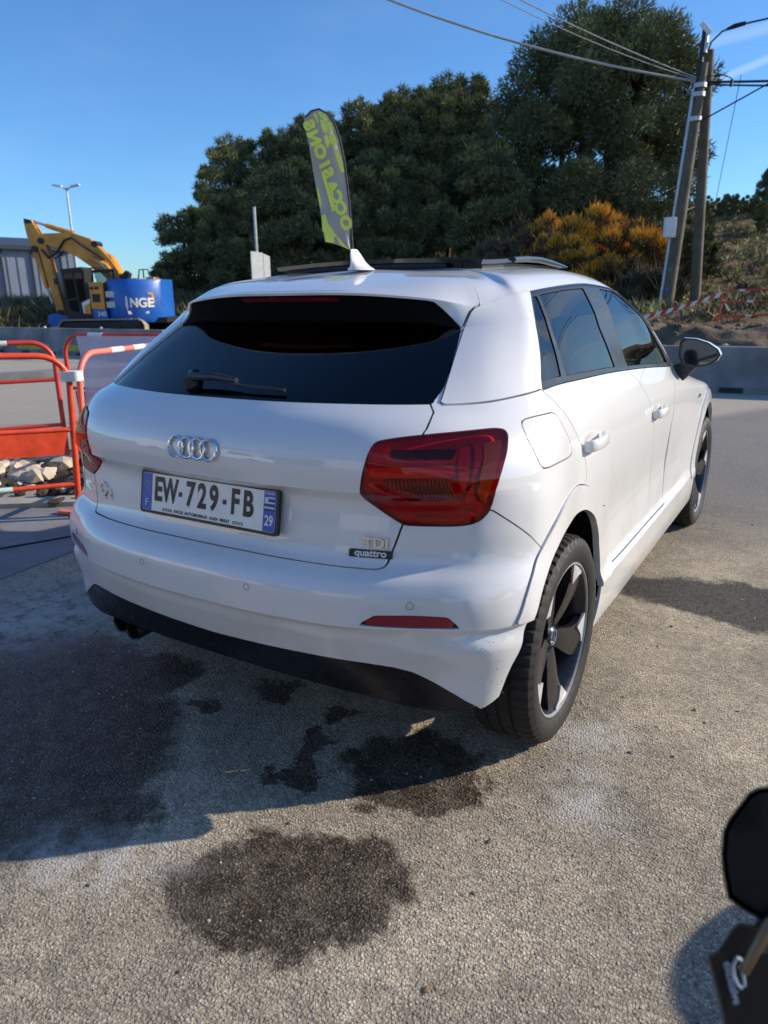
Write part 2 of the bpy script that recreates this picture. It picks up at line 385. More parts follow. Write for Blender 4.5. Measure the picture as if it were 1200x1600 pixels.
from mathutils import noise as mn
def sst(a,b,x):
    t=min(1,max(0,(x-a)/(b-a))); return t*t*(3-2*t)
def hillz(x,y):
    f,s=FS(x,y)
    z=.9*sst(14.0,18,f)*sst(-5,1,s)
    z+=5.6*sst(17,62,f)*sst(-9,14,s)
    z+=1.1*sst(24,34,f)*sst(-34,-20,s)*(1-sst(-6,4,s))
    z+=7*sst(60,120,f)*sst(-30,20,s)
    st=.9; zz=z/st; z2=(math.floor(zz)+sst(.35,.95,zz-math.floor(zz)))*st
    z=z*.35+z2*.65
    edge=sst(.02,.3,z)
    z+=edge*(mn.fractal(Vector((x*.22,y*.22,3)),1,2,5)*.35+mn.fractal(Vector((x*1.3,y*1.3,7)),1,2,4)*.09)
    return z-.03 if z<.02 else z
# grid laid along the view so that its detail is where it is seen
vs=[];fs=[];nf,ns=150,150
for j in range(nf+1):
    f=13.2+ (150-13.2)*(j/nf)**1.7
    for i in range(ns+1):
        s=-95+175*i/ns; p=Vector((1.5,-1.371,0))+FD*f+RD*s; vs.append((p.x,p.y,hillz(p.x,p.y)))
for j in range(nf):
    for i in range(ns):
        a=j*(ns+1)+i; fs.append((a,a+1,a+ns+2,a+ns+1))
o=link('hillside',mesh('hillside',vs,fs,60),'hill_soil'); tag(o,kind='structure')
def P3(f,s,z=0):
    p=Vector((1.5,-1.371,0))+FD*f+RD*s; p.z=z; return p
# shaded slab, kerb and the opened trench by the fence, left
def strip(name,pts,z0,z1,mat,kind='structure'):
    mb=MB(); mb.prism(pts,z0,z1,'z'); o=mb.build(name,mat,smooth=30); return tag(o,kind=kind)
strip('concrete_slab',[(-3.34,.0),(-2.05,.35),(-2.16,1.50),(-2.62,1.95),(-3.6,1.25),(-4.2,.3)],-.01,.006,'slab_concrete')
strip('pavement',[(-3.62,1.26),(-2.63,1.97),(-2.72,2.12),(-3.75,1.40)],-.01,.035,'kerb_concrete')
mb=MB(); mb.tube([(-2.9,.55,.010),(-2.524,.919,.010),(-2.347,1.283,.010),(-2.15,1.6,.01)],.006,6); tag(mb.build('slab_joint','gap_dark'),kind='structure')
def trz(x,y):
    d=math.hypot((x+4.2)/1.5,(y-2.2)/.75)
    return .03+.10*mn.fractal(Vector((x*2.4,y*2.4,1)),1,2,5)+.10*math.exp(-((x+4.7)**2+(y-1.9)**2)*2.2) if d<1 else -.02
grid('trench_soil',-6.0,-2.4,1.2,3.2,70,50,lambda x,y:(trz(x,y) if not (x>-3.75 and y<1.5+(x+3.75)*.6) else -.02),'dark_soil')
# kerb of the far road
mb=MB(); a=Vector((-11.9,4.9,0)); b=Vector((-4.0,17.5,0)); t=(b-a).normalized(); nn=Vector((-t.y,t.x,0))
mb.add([a,a+nn*.35,b+nn*.35,b]+[v+Vector((0,0,.16)) for v in (a,a+nn*.35,b+nn*.35,b)],[(4,5,6,7),(0,1,5,4),(1,2,6,5),(2,3,7,6),(3,0,4,7)])
tag(mb.build('kerb','concrete'),kind='structure')
# ---------------- precast road barriers ----------------
def jersey(a,b,h=.78,label='',group=None,n=1,paint=False):
    a=Vector(a);b=Vector(b); L_=(b-a).length; t=(b-a)/L_; ang=math.atan2(t.y,t.x)
    t0=empty('concrete_barrier',a,ang,label,'barrier',group)
    prof=[(-.28,0),(.28,0),(.28,.09),(.13,.30),(.085,h-.02),(.07,h),(-.07,h),(-.085,h-.02),(-.13,.30),(-.28,.09)]
    l=L_/n
    for i in range(n):
        g_=random.Random(i*7+n); MB().prism([(p[0]+g_.uniform(-.008,.008),p[1]) for p in prof],i*l+.014,(i+1)*l-.014,'x').build('barrier_block','concrete',t0,30)
    for i in range(n*2):
        m2=MB(); m2.box((l*(i+.5)/2,-.281 if True else 0,.045),(.30,.02,.07)); m2.build('drain_slot','gap_dark',t0,None)
    if paint:
        for i in range(3):
            m2=MB(); m2.prism([(-.262,.12),(-.139,.285),(-.142,.287),(-.266,.122)],1.5+i*2.1,2.9+i*2.1,'x'); m2.build('yellow_band','yellow_paint',t0,None)
    for i in range(1,n):
        m2=MB(); m2.tube([(i*l,0,h),(i*l,0,h+.045)],.03,8); m2.build('lifting_stud','signal_white',t0)
    return t0
jersey((-3.9,9.85,0),(5.6,10.6,0),.62,'long grey concrete road barrier behind the car bonnet, under the dirt bank','barrier',n=4)
jersey((-21.5,11.4,0),(-12.2,11.25,0),.67,'grey concrete road barrier with yellow painted bands in front of the digger',n=4,paint=True)
jersey((-12.1,11.25,0),(-3.95,9.9,0),.67,'plain grey concrete road barrier running on from the digger behind the car',n=4)
# dirt bank behind the right barrier
def dirtz(x,y):
    q=(y-10.55-.06*x); 
    if q<0: return -.05
    h=.75*sst(0,1.6,q)*(1-.55*sst(2.2,6,q))
    return h+mn.fractal(Vector((x*.9,y*.9,0)),1,2,5)*.16*sst(0,.7,q)+mn.fractal(Vector((x*4,y*4,5)),1,2,4)*.05*sst(0,.5,q)
grid('dirt_bank',-8,7,10.3,18.5,200,110,dirtz,'soil')
# ---------------- loose stones and clumps on the bank ----------------
def rockmesh(seed,sub=1):
    rr_=random.Random(seed); bm=bmesh.new(); bmesh.ops.create_icosphere(bm,subdivisions=sub,radius=1)
    for v in bm.verts: v.co*=rr_.uniform(.65,1.25)
    bm.verts.index_update(); vs=[v.co.copy() for v in bm.verts]; fs=[[v.index for v in f.verts] for f in bm.faces]; bm.free(); return vs,fs
ROCKS=[rockmesh(i) for i in range(6)]
def scatter(name,n,pf,r0,r1,mat,flat=.6,seed=1):
    g=random.Random(seed); mb=MB()
    for i in range(n):
        x,y,z=pf(g); vs,fs=ROCKS[g.randrange(6)]; r=r0+(r1-r0)*g.random()**3; a=g.random()*6.28; q=Matrix.Rotation(a,3,'Z')
        mb.add([q@(Vector((v.x*r,v.y*r*g.uniform(.6,1),v.z*r*flat)))+Vector((x,y,z+r*flat*.25)) for v in vs],fs)
    o=mb.build(name,mat,smooth=None,fix=False); return tag(o,kind='stuff')
def onbank(g):
    x=g.uniform(-6,6); y=g.uniform(10.9,16.5); return x,y,dirtz(x,y)
scatter('bank_stones',700,onbank,.02,.14,'soil',seed=3)
scatter('pale_stones',160,onbank,.02,.10,'rubble',seed=4)
def nearp(g):
    while True:
        x=g.uniform(-2.2,2.6); y=g.uniform(-1.0,4.5)
        if g.random()<.35+.5*(y<1.2): return x,y,0
scatter('loose_grit',2600,nearp,.0015,.0055,'rubble',.55,seed=5)
scatter('dark_grit',900,nearp,.0018,.009,'soil',.5,seed=6)
def trp(g):
    x=g.gauss(-4.6,.42); y=g.gauss(1.95,.26); return x,y,max(0,trz(x,y))
scatter('trench_rubble',300,trp,.03,.13,'rubble',.7,seed=7)
scatter('trench_clods',260,lambda g:(lambda x,y:(x,y,max(0,trz(x,y))))(g.uniform(-5.6,-2.9),g.uniform(1.7,2.9)),.02,.08,'dark_soil',.7,seed=8)
# ---------------- trees ----------------
def crown_mesh(seed,lobes,nt,up_=.25,tl=.24,tw=.07,light=.2,spread=(1,1,1)):
    g=np.random.default_rng(seed)
    C_=np.array([l[:3] for l in lobes]);RR_=np.array([l[3] for l in lobes])
    wts=RR_**2/np.sum(RR_**2); k=g.choice(len(lobes),nt,p=wts)
    d=g.normal(size=(nt,3)); d/=np.linalg.norm(d,axis=1)[:,None]
    # tufts sit mostly on the shell, gathered in sprays
    rad=RR_[k]*(g.random(nt)**.42)
    base=C_[k]+d*rad[:,None]*np.array([1,1,.78])
    jit=g.normal(size=(nt,3))*.06; base+=jit
    dr=d*.8+g.normal(size=(nt,3))*.45+np.array([0,0,up_]); dr/=np.linalg.norm(dr,axis=1)[:,None]
    sd=np.cross(dr,g.normal(size=(nt,3))); sd/=np.linalg.norm(sd,axis=1)[:,None]
    l=tl*g.uniform(.6,1.4,nt)[:,None]; w_=tw*g.uniform(.6,1.3,nt)[:,None]
    v=np.stack([base-sd*w_,base+sd*w_,base+dr*l+sd*w_*.3],1).reshape(-1,3)
    n3=np.cross(dr,sd); v2=np.stack([base-n3*w_,base+n3*w_,base+dr*l],1).reshape(-1,3)
    v=np.concatenate([v,v2]); nf=len(v)//3
    me=bpy.data.meshes.new('crown'); me.vertices.add(len(v)); me.vertices.foreach_set('co',v.ravel())
    me.loops.add(len(v)); me.loops.foreach_set('vertex_index',np.arange(len(v)))
    me.polygons.add(nf); me.polygons.foreach_set('loop_start',np.arange(nf)*3); me.polygons.foreach_set('loop_total',np.full(nf,3))
    zn=(C_[:,2]-C_[:,2].min())/(np.ptp(C_[:,2])+1e-6); zt=(base[:,2]-base[:,2].min())/(np.ptp(base[:,2])+1e-6); wob=np.sin(base[:,0]*2.1+seed)*np.sin(base[:,1]*2.3+1.3*seed)*.5+.6; mi=(g.random(nt)<light*2.6*zt**1.2*wob*np.clip(d[:,2]*1.2+.35,0,1)).astype(int); me.polygons.foreach_set('material_index',np.concatenate([mi,mi])); me.update(); return me  # second material on high, upward tufts: on pines, sunlit tips put into the colour
def pine_lobes(seed,n,rx,rz,lean=0,flat=True,lo=-.9,spire=0):
    g=random.Random(seed); out=[]
    for i in range(n):
        a=g.random()*6.283; t=g.uniform(lo,1); rr_=math.sqrt(max(.03,1-t*t))*g.uniform(.55,1.0)
        if t<0: rr_=g.uniform(.35,.95)*(1+t*.25)
        elif spire: rr_=(1-t)**spire*g.uniform(.35,1.0)
        out.append((math.cos(a)*rr_*rx+lean*t,math.sin(a)*rr_*rx,t*rz,rx*g.uniform(.11,.24)*(1-.35*max(0,t) if spire else 1)))
    out+=[(0,0,0,rx*.45),(0,0,rz*.45,rx*.34),(0,0,-rz*.45,rx*.4)]; return out
def branches(mb,top,lobes,base=(0,0,0),r=.16,seed=1,nb=16):
    g=random.Random(seed)
    sp=[Vector(base)+ (Vector(top)-Vector(base))*t+Vector((g.uniform(-.15,.15),g.uniform(-.15,.15),0)) for t in (0,.25,.5,.75,1)]
    mb.tube(sp,[r,r*.8,r*.6,r*.4,r*.15],8)
    for l in g.sample(lobes,min(nb,len(lobes))):
        t=g.uniform(.35,.9); a=sp[min(3,int(t*4))]; e=Vector(l[:3]); m_=(a+e)/2+Vector((0,0,-.25))
        mb.tube([a,m_,e],[r*.3,r*.18,r*.05],5)
def tree_proto(seed,rx,rz,trunk_h,nl,nt,light,r=.16,lean=0,tl=.26,tw=.06,lo=-.9,spire=0):
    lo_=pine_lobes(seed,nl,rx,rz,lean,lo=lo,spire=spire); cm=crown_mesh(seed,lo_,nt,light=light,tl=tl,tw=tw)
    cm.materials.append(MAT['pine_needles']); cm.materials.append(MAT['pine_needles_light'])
    mb=MB(); mb2=[(x,y,z+trunk_h+rz) for x,y,z,_ in lo_]; branches(mb,(lean,0,trunk_h+rz*1.7),[(x,y,z+trunk_h+rz) for x,y,z,_ in lo_],r=r,seed=seed,nb=18)
    tm=mesh('trunk',mb.v,mb.f,40); tm.materials.append(MAT['bark']); return cm,tm,trunk_h+rz,rx,rz
def place_tree(pr,x,y,z,sc,label,group='pine trees on the bank',rz=0,name='pine_tree',sz=1,cat='tree'):
    cm,tm,ch,rx,rz_=pr
    t=empty(name,(x,y,z),rz,label,cat,group); t.scale=(sc,sc,sc*sz)
    link('trunk',tm,None,t); c=link('crown',cm,None,t); c.location=(0,0,ch); return t
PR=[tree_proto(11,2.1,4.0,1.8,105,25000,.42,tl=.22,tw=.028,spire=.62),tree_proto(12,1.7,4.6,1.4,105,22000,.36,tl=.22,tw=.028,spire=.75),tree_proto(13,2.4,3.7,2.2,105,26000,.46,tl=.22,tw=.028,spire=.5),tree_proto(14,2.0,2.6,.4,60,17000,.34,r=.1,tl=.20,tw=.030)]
g=random.Random(5)
# row of pines: distance, right offset, top height
def tree_px(px,topz,D):   # helper: bearing of a picture column, at a distance
    d=((px-600)/1150*rt+(430/1150)*up+fw); d.z=0
    d=d/(Vector((d.x,d.y,0)).length); return 1.5+d.x*D,-1.371+d.y*D
ROW=[(258,3.1,35,3,'small dark pine at the left end of the wood, by the blue digger'),(292,5.3,36,3,'young pine next to the left end of the wood'),(326,7.4,37,1,'tall leftmost pine where the wood drops to the road'),
(368,8.8,38,2,'broad pine left of the white sign panels'),(425,9.3,38.5,1,'pine standing above the pair of white sign panels'),(478,9.6,38,0,'dark pine between the sign panels and the flag'),
(522,10.1,39,1,'pine right behind the top of the lime and grey flag'),(566,10.3,38,2,'pine just right of the feather flag'),(612,10.8,39,0,'pine above the middle of the car roof'),
(655,11.3,39.5,1,'pointed pine above the sunroof'),(698,11.6,39,2,'yellow green topped pine in the middle of the wood'),(742,11.4,39,0,'pine touching the left side of the biggest pine'),(398,8.9,39,1,'narrow pine just above the thin grey pole'),(452,9.3,39.5,2,'pine left of the flag among the front row'),(500,9.7,38.5,0,'narrow pine whose tip stands left of the flag head'),(545,10.1,40,1,'narrow pine between flag head and the pine over the car'),(590,10.5,39.5,1,'narrow spired pine above the antenna fin'),(635,10.9,38.5,2,'full pine left of the pointed pine'),(677,11.3,39.5,1,'sharp narrow pine right of the pointed pine'),(720,11.2,38.5,2,'full pine second from the biggest pine'),
(450,7.0,34,3,'low pine in front of the wood left of the flag'),(640,7.2,35,3,'low pine in front of the wood right of the flag'),(760,7.6,34,3,'low loose pine left below the biggest pine'),
(358,5.6,34,3,'low pine at the foot of the leftmost tall pine'),(560,6.6,34,3,'low pine behind the flag pole')]
for px,top,D,k,lab in ROW:
    x,y=tree_px(px,0,D); pr=PR[k]; H=pr[2]+pr[4]*1.12; z0=hillz(x,y)-.1; s=(top-z0)/H
    sxy=min(s,1.25) if k!=3 else s
    t=place_tree(pr,x,y,z0,sxy,lab,rz=g.random()*6.28); t.scale=(sxy*1.02,sxy*1.02,s)
# second rank behind, seen between
for px,top,D in ((375,7.6,43),(405,8.6,44),(452,9.2,44),(505,9.6,44),(545,9.9,45),(590,10.3,45),(635,10.8,45),(680,11.4,45),(722,11.3,46),(770,11.2,46),(815,11,46),(860,8.2,45),(905,10.6,46),(955,9.8,45),(1000,7.2,46)):
    x,y=tree_px(px,0,D); pr=PR[g.randrange(3)]; H=pr[2]+pr[4]*1.12; z0=hillz(x,y)-.1; s=(top-z0)/H
    t=place_tree(pr,x,y,z0,min(s,1.25),'pine of the rear rank seen '+{375:'through the left end of the wood',405:'above the thin bare grey pole',452:'just left of the flag',505:'behind the head of the flag',545:'right of the flag head',590:'above the middle of the car roof',635:'left of the pointed pine',680:'behind the yellow green topped pine',722:'left of the biggest pine',770:'touching the left edge of the biggest pine',815:'behind the left side of the biggest pine',860:'below the left part of the biggest crown',905:'between the trunks of the biggest pine',955:'right of the trunks of the biggest pine',1000:'under the right side of the biggest crown'}[px],group='rear rank of pines',rz=g.random()*6.28); t.scale.z=s
# the big pine
bl=[]
gg=random.Random(21)
for i in range(150):
    a=gg.random()*6.283; t=gg.uniform(-1,1); q=math.sqrt(max(.02,1-abs(t)**2.4))*math.sqrt(gg.uniform(.12,1))
    bl.append((math.cos(a)*q*4.7,math.sin(a)*q*3.6,t*4.1+.5,gg.uniform(.5,1.1)))
bl+= [(-1.9,-.5,.9,1.3),(-1.2,-.4,.2,1.2),(-2.4,-.3,.2,1.1),(-1.8,0,-2.6,1.3),(-2.6,.2,-1.6,1.2),(-.6,0,-3.2,1.2),(-3.4,0,-2.8,1.1),(-3.0,-.5,3.0,1.2),(-3.6,-.3,2.0,1.2),(3.6,-.4,2.4,1.1),(.5,-.4,4.6,1.2),(2.2,-.4,4.2,1.0),(-1.4,-.3,4.5,1.1)]
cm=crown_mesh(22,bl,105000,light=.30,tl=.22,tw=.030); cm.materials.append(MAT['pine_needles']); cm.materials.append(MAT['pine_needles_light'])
x,y=tree_px(928,0,36.5); z0=hillz(x,y)-.2
t=empty('pine_tree',(x,y,z0),math.atan2(RD.y,RD.x),'biggest pine with wide rounded crown and bare lower trunks, left of the wooden poles','tree','pine trees on the bank')
c=link('crown',cm,None,t); c.location=(.1,0,12.35-4.9-z0)
for q,(bx,tx) in enumerate(((-.9,-2.2),(.3,.6),(1.5,2.6))):
    mb=MB(); branches(mb,(tx,0,9.5),[(l[0],l[1],l[2]+7.4-z0) for l in bl if (l[0]-tx)**2<9],base=(bx,0,0),r=.19,seed=30+q,nb=16); mb.build('trunk','bark',t,40)
# smaller trees and distant ones to the right
for px,top,D,k,lab,gr in ((1040,5.6,44,3,'round green tree between the biggest pine and the poles',None),(1003,5.2,42,3,'low green tree under the right side of the biggest pine',None),
 (1128,7.0,62,3,'distant pine on the hilltop just right of the poles','distant pines on the right'),(1160,7.6,62,3,'distant pine on the hilltop near the right edge','distant pines on the right'),(1192,9.3,61,3,'tallest distant pine at the right edge of the photo','distant pines on the right'),
 (1100,6.7,64,3,'distant pine seen between the two wooden poles','distant pines on the right'),(1068,7.0,63,3,'distant pine behind the leaning pole','distant pines on the right'),(1235,9.5,60,3,'distant pine beyond the right edge','distant pines on the right'),(1082,6.0,55,3,'low distant pine in the gap between the pole tops','distant pines on the right'),(1118,6.6,57,3,'bushy distant pine right of the thinner pole','distant pines on the right'),(1142,6.3,55,3,'bushy distant pine above the terraced slope','distant pines on the right'),(1172,6.9,56,3,'dense bushy pine second from the right edge','distant pines on the right'),(1200,7.4,55,3,'dense bushy pine cut by the right edge','distant pines on the right'),
 (1102,4.0,44,3,'bright green bush on the slope right of the poles',None),(1188,4.6,47,3,'green bush on the terraced slope at the right edge',None)):
    x,y=tree_px(px,0,D); pr=PR[k]; H=pr[2]+pr[4]*1.12; z0=hillz(x,y)-.1; s=max(.3,(top-z0)/H)
    t=place_tree(pr,x,y,z0,s,lab,group=gr,rz=g.random()*6.28,name='green_tree' if 'green' in lab else 'pine_tree',cat='tree' if 'bush' not in lab else 'bush')
    if k==3: t.scale=(s*.8,s*.8,s)
# undergrowth on the hill: scrub and dry grass, too many to count
def tufts(name,n,pf,h,w_,mats,seed,dens=7):
    g=np.random.default_rng(seed); vs=[];mi=[]
    for i in range(n):
        x,y,z,s=pf(g); m_=int(g.random()*len(mats))
        b=np.array([x,y,z]); d=g.normal(size=(dens,3))*np.array([.5,.5,.25])+np.array([0,0,.75]); 
        off=g.normal(size=(dens,3))*np.array([.35,.35,.18])*h*s+b
        sd=g.normal(size=(dens,3)); sd/=np.linalg.norm(sd,axis=1)[:,None]
        vs.append(np.stack([off-sd*w_*s,off+sd*w_*s,off+d*h*s*.8],1).reshape(-1,3)); mi+= [m_]*dens
    v=np.concatenate(vs); nf=len(v)//3; me=bpy.data.meshes.new(name); me.vertices.add(len(v)); me.vertices.foreach_set('co',v.ravel())
    me.loops.add(len(v)); me.loops.foreach_set('vertex_index',np.arange(len(v))); me.polygons.add(nf); me.polygons.foreach_set('loop_start',np.arange(nf)*3); me.polygons.foreach_set('loop_total',np.full(nf,3))
    me.polygons.foreach_set('material_index',np.array(mi)); me.update()
    for q in mats: me.materials.append(MAT[q])
    o=link(name,me,None); return tag(o,kind='stuff')
def ph(f0,f1,s0,s1,sc=1):
    def q(g):
        f=g.uniform(f0,f1); s=g.uniform(s0,s1); p=P3(f,s)
        while hillz(p.x,p.y)<.12: f=g.uniform(f0,f1); s=g.uniform(s0,s1); p=P3(f,s)
        return p.x,p.y,max(hillz(p.x,p.y),0),sc*g.uniform(.5,1.3)
    return q
tufts('hillside_scrub',11000,ph(17,60,-12,40),.30,.035,['scrub','grey_scrub','dry_grass','pine_needles_light'],31,14)
tufts('dry_grass',5200,lambda g:(lambda f,s:(lambda p:(p.x,p.y,(lambda zg: zg if zg>.1 else -2)(max(hillz(p.x,p.y),dirtz(p.x,p.y) if p.y<18.4 and p.y>10.6 and -8<p.x<7 else 0,0)),g.uniform(.5,1.2)))(P3(f,s)))(g.uniform(14.5,40),g.uniform(-8,20)),.20,.010,['dry_grass','scrub'],32,8)
tufts('wood_undergrowth',9000,ph(29,40,-22,-1,1.1),.40,.035,['scrub','grey_scrub','pine_needles','dry_grass'],33,10)
tufts('roadside_brush',1800,lambda g:(lambda f,s:(lambda p:(p.x,p.y,max(hillz(p.x,p.y),0),g.uniform(.6,1.2)))(P3(f,s)))(g.uniform(24,30),g.uniform(-24,-9)),.45,.03,['dry_grass','grey_scrub','scrub'],34,9)
# far wooded ridge that closes the horizon
vs=[];fs=[];n=160
for i in range(n+1):
    s=-380+700*i/n; f=300
    h=9+9*sst(-60,80,s)+mn.fractal(Vector((s*.02,0,0)),1,2,5)*5
    for dd,z in ((0,-1),(25,h*.6),(55,h)): p=P3(f+dd,s,z+mn.noise(Vector((s*.3,dd,0)))*.8); vs.append(p)
for i in range(n):
    for k in range(2): a=i*3+k; fs.append((a,a+3,a+4,a+1))
o=link('far_ridge',mesh('far_ridge',vs,fs,60),'scrub'); tag(o,kind='structure')
# yellow broom bush and its grey neighbour
def bush(name,px,D,rx,rz,label,mats,n,seed,tl=.16,tw=.03,light=.8,zoff=0,cat='bush'):
    x,y=tree_px(px,0,D); z0=max(hillz(x,y),0)-.1; g=random.Random(seed)
    t=empty(name,(x,y,z0),math.atan2(RD.y,RD.x),label,cat)
    lo=[]
    for i in range(80):
        a=g.random()*6.28; q=math.sqrt(g.random()); h=g.uniform(.08,1)**.8; lo.append((math.cos(a)*q*rx*.85,math.sin(a)*q*rx*.6,h*rz*2*(1-.35*q*q)+zoff,rx*g.uniform(.06,.15)))
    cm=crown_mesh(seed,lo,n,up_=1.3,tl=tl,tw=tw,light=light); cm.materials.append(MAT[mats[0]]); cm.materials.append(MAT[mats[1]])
    link('foliage',cm,None,t)
    mb=MB()
    for l in lo: 
        b=(l[0]*.15,l[1]*.15,0); mb.tube([b,((b[0]+l[0])/2,(b[1]+l[1])/2,l[2]*.55),l[:3]],[.035,.025,.01],5)
        for k in range(3): e=Vector(l[:3])+Vector((g.uniform(-.5,.5),g.uniform(-.3,.3),g.uniform(.1,.7))); mb.tube([l[:3],e],[.012,.004],4)
    mb.build('stems','bark',t,None,fix=False); return t
bush('yellow_bush',948,25,2.0,1.45,'yellow orange flowering bush in front of the biggest pine',('broom_twig','broom_flowers'),34000,41,tl=.17,tw=.018,light=1.7)
bush('yellow_bush',868,26.5,1.5,1.25,'sparser brownish yellow bush left of the bright yellow one',('grey_scrub','broom_flowers'),15000,42,tl=.16,tw=.018,light=.8)
bush('grey_bush',818,27.5,1.7,1.2,'bare grey brown bush under the left of the biggest pine',('grey_scrub','scrub'),6000,43,light=.3)
bush('grey_bush',1018,23.5,1.2,.55,'dark scrubby bush behind the windscreen pillar of the car',('scrub','grey_scrub'),7000,44,light=.4)
bush('olive_bush',1060,30,1.6,1.1,'olive green bush between the two pole feet',('scrub','pine_needles_light'),7000,45,light=.5)

# ---------------- the car body: one surface, cut into its panels ----------------
UK=np.array([0,.30,.53,.69,.83,1.00,1.45,1.95,2.55,3.15,3.65,4.10,4.50,4.85,5.20,5.60])
NC=len(UK)
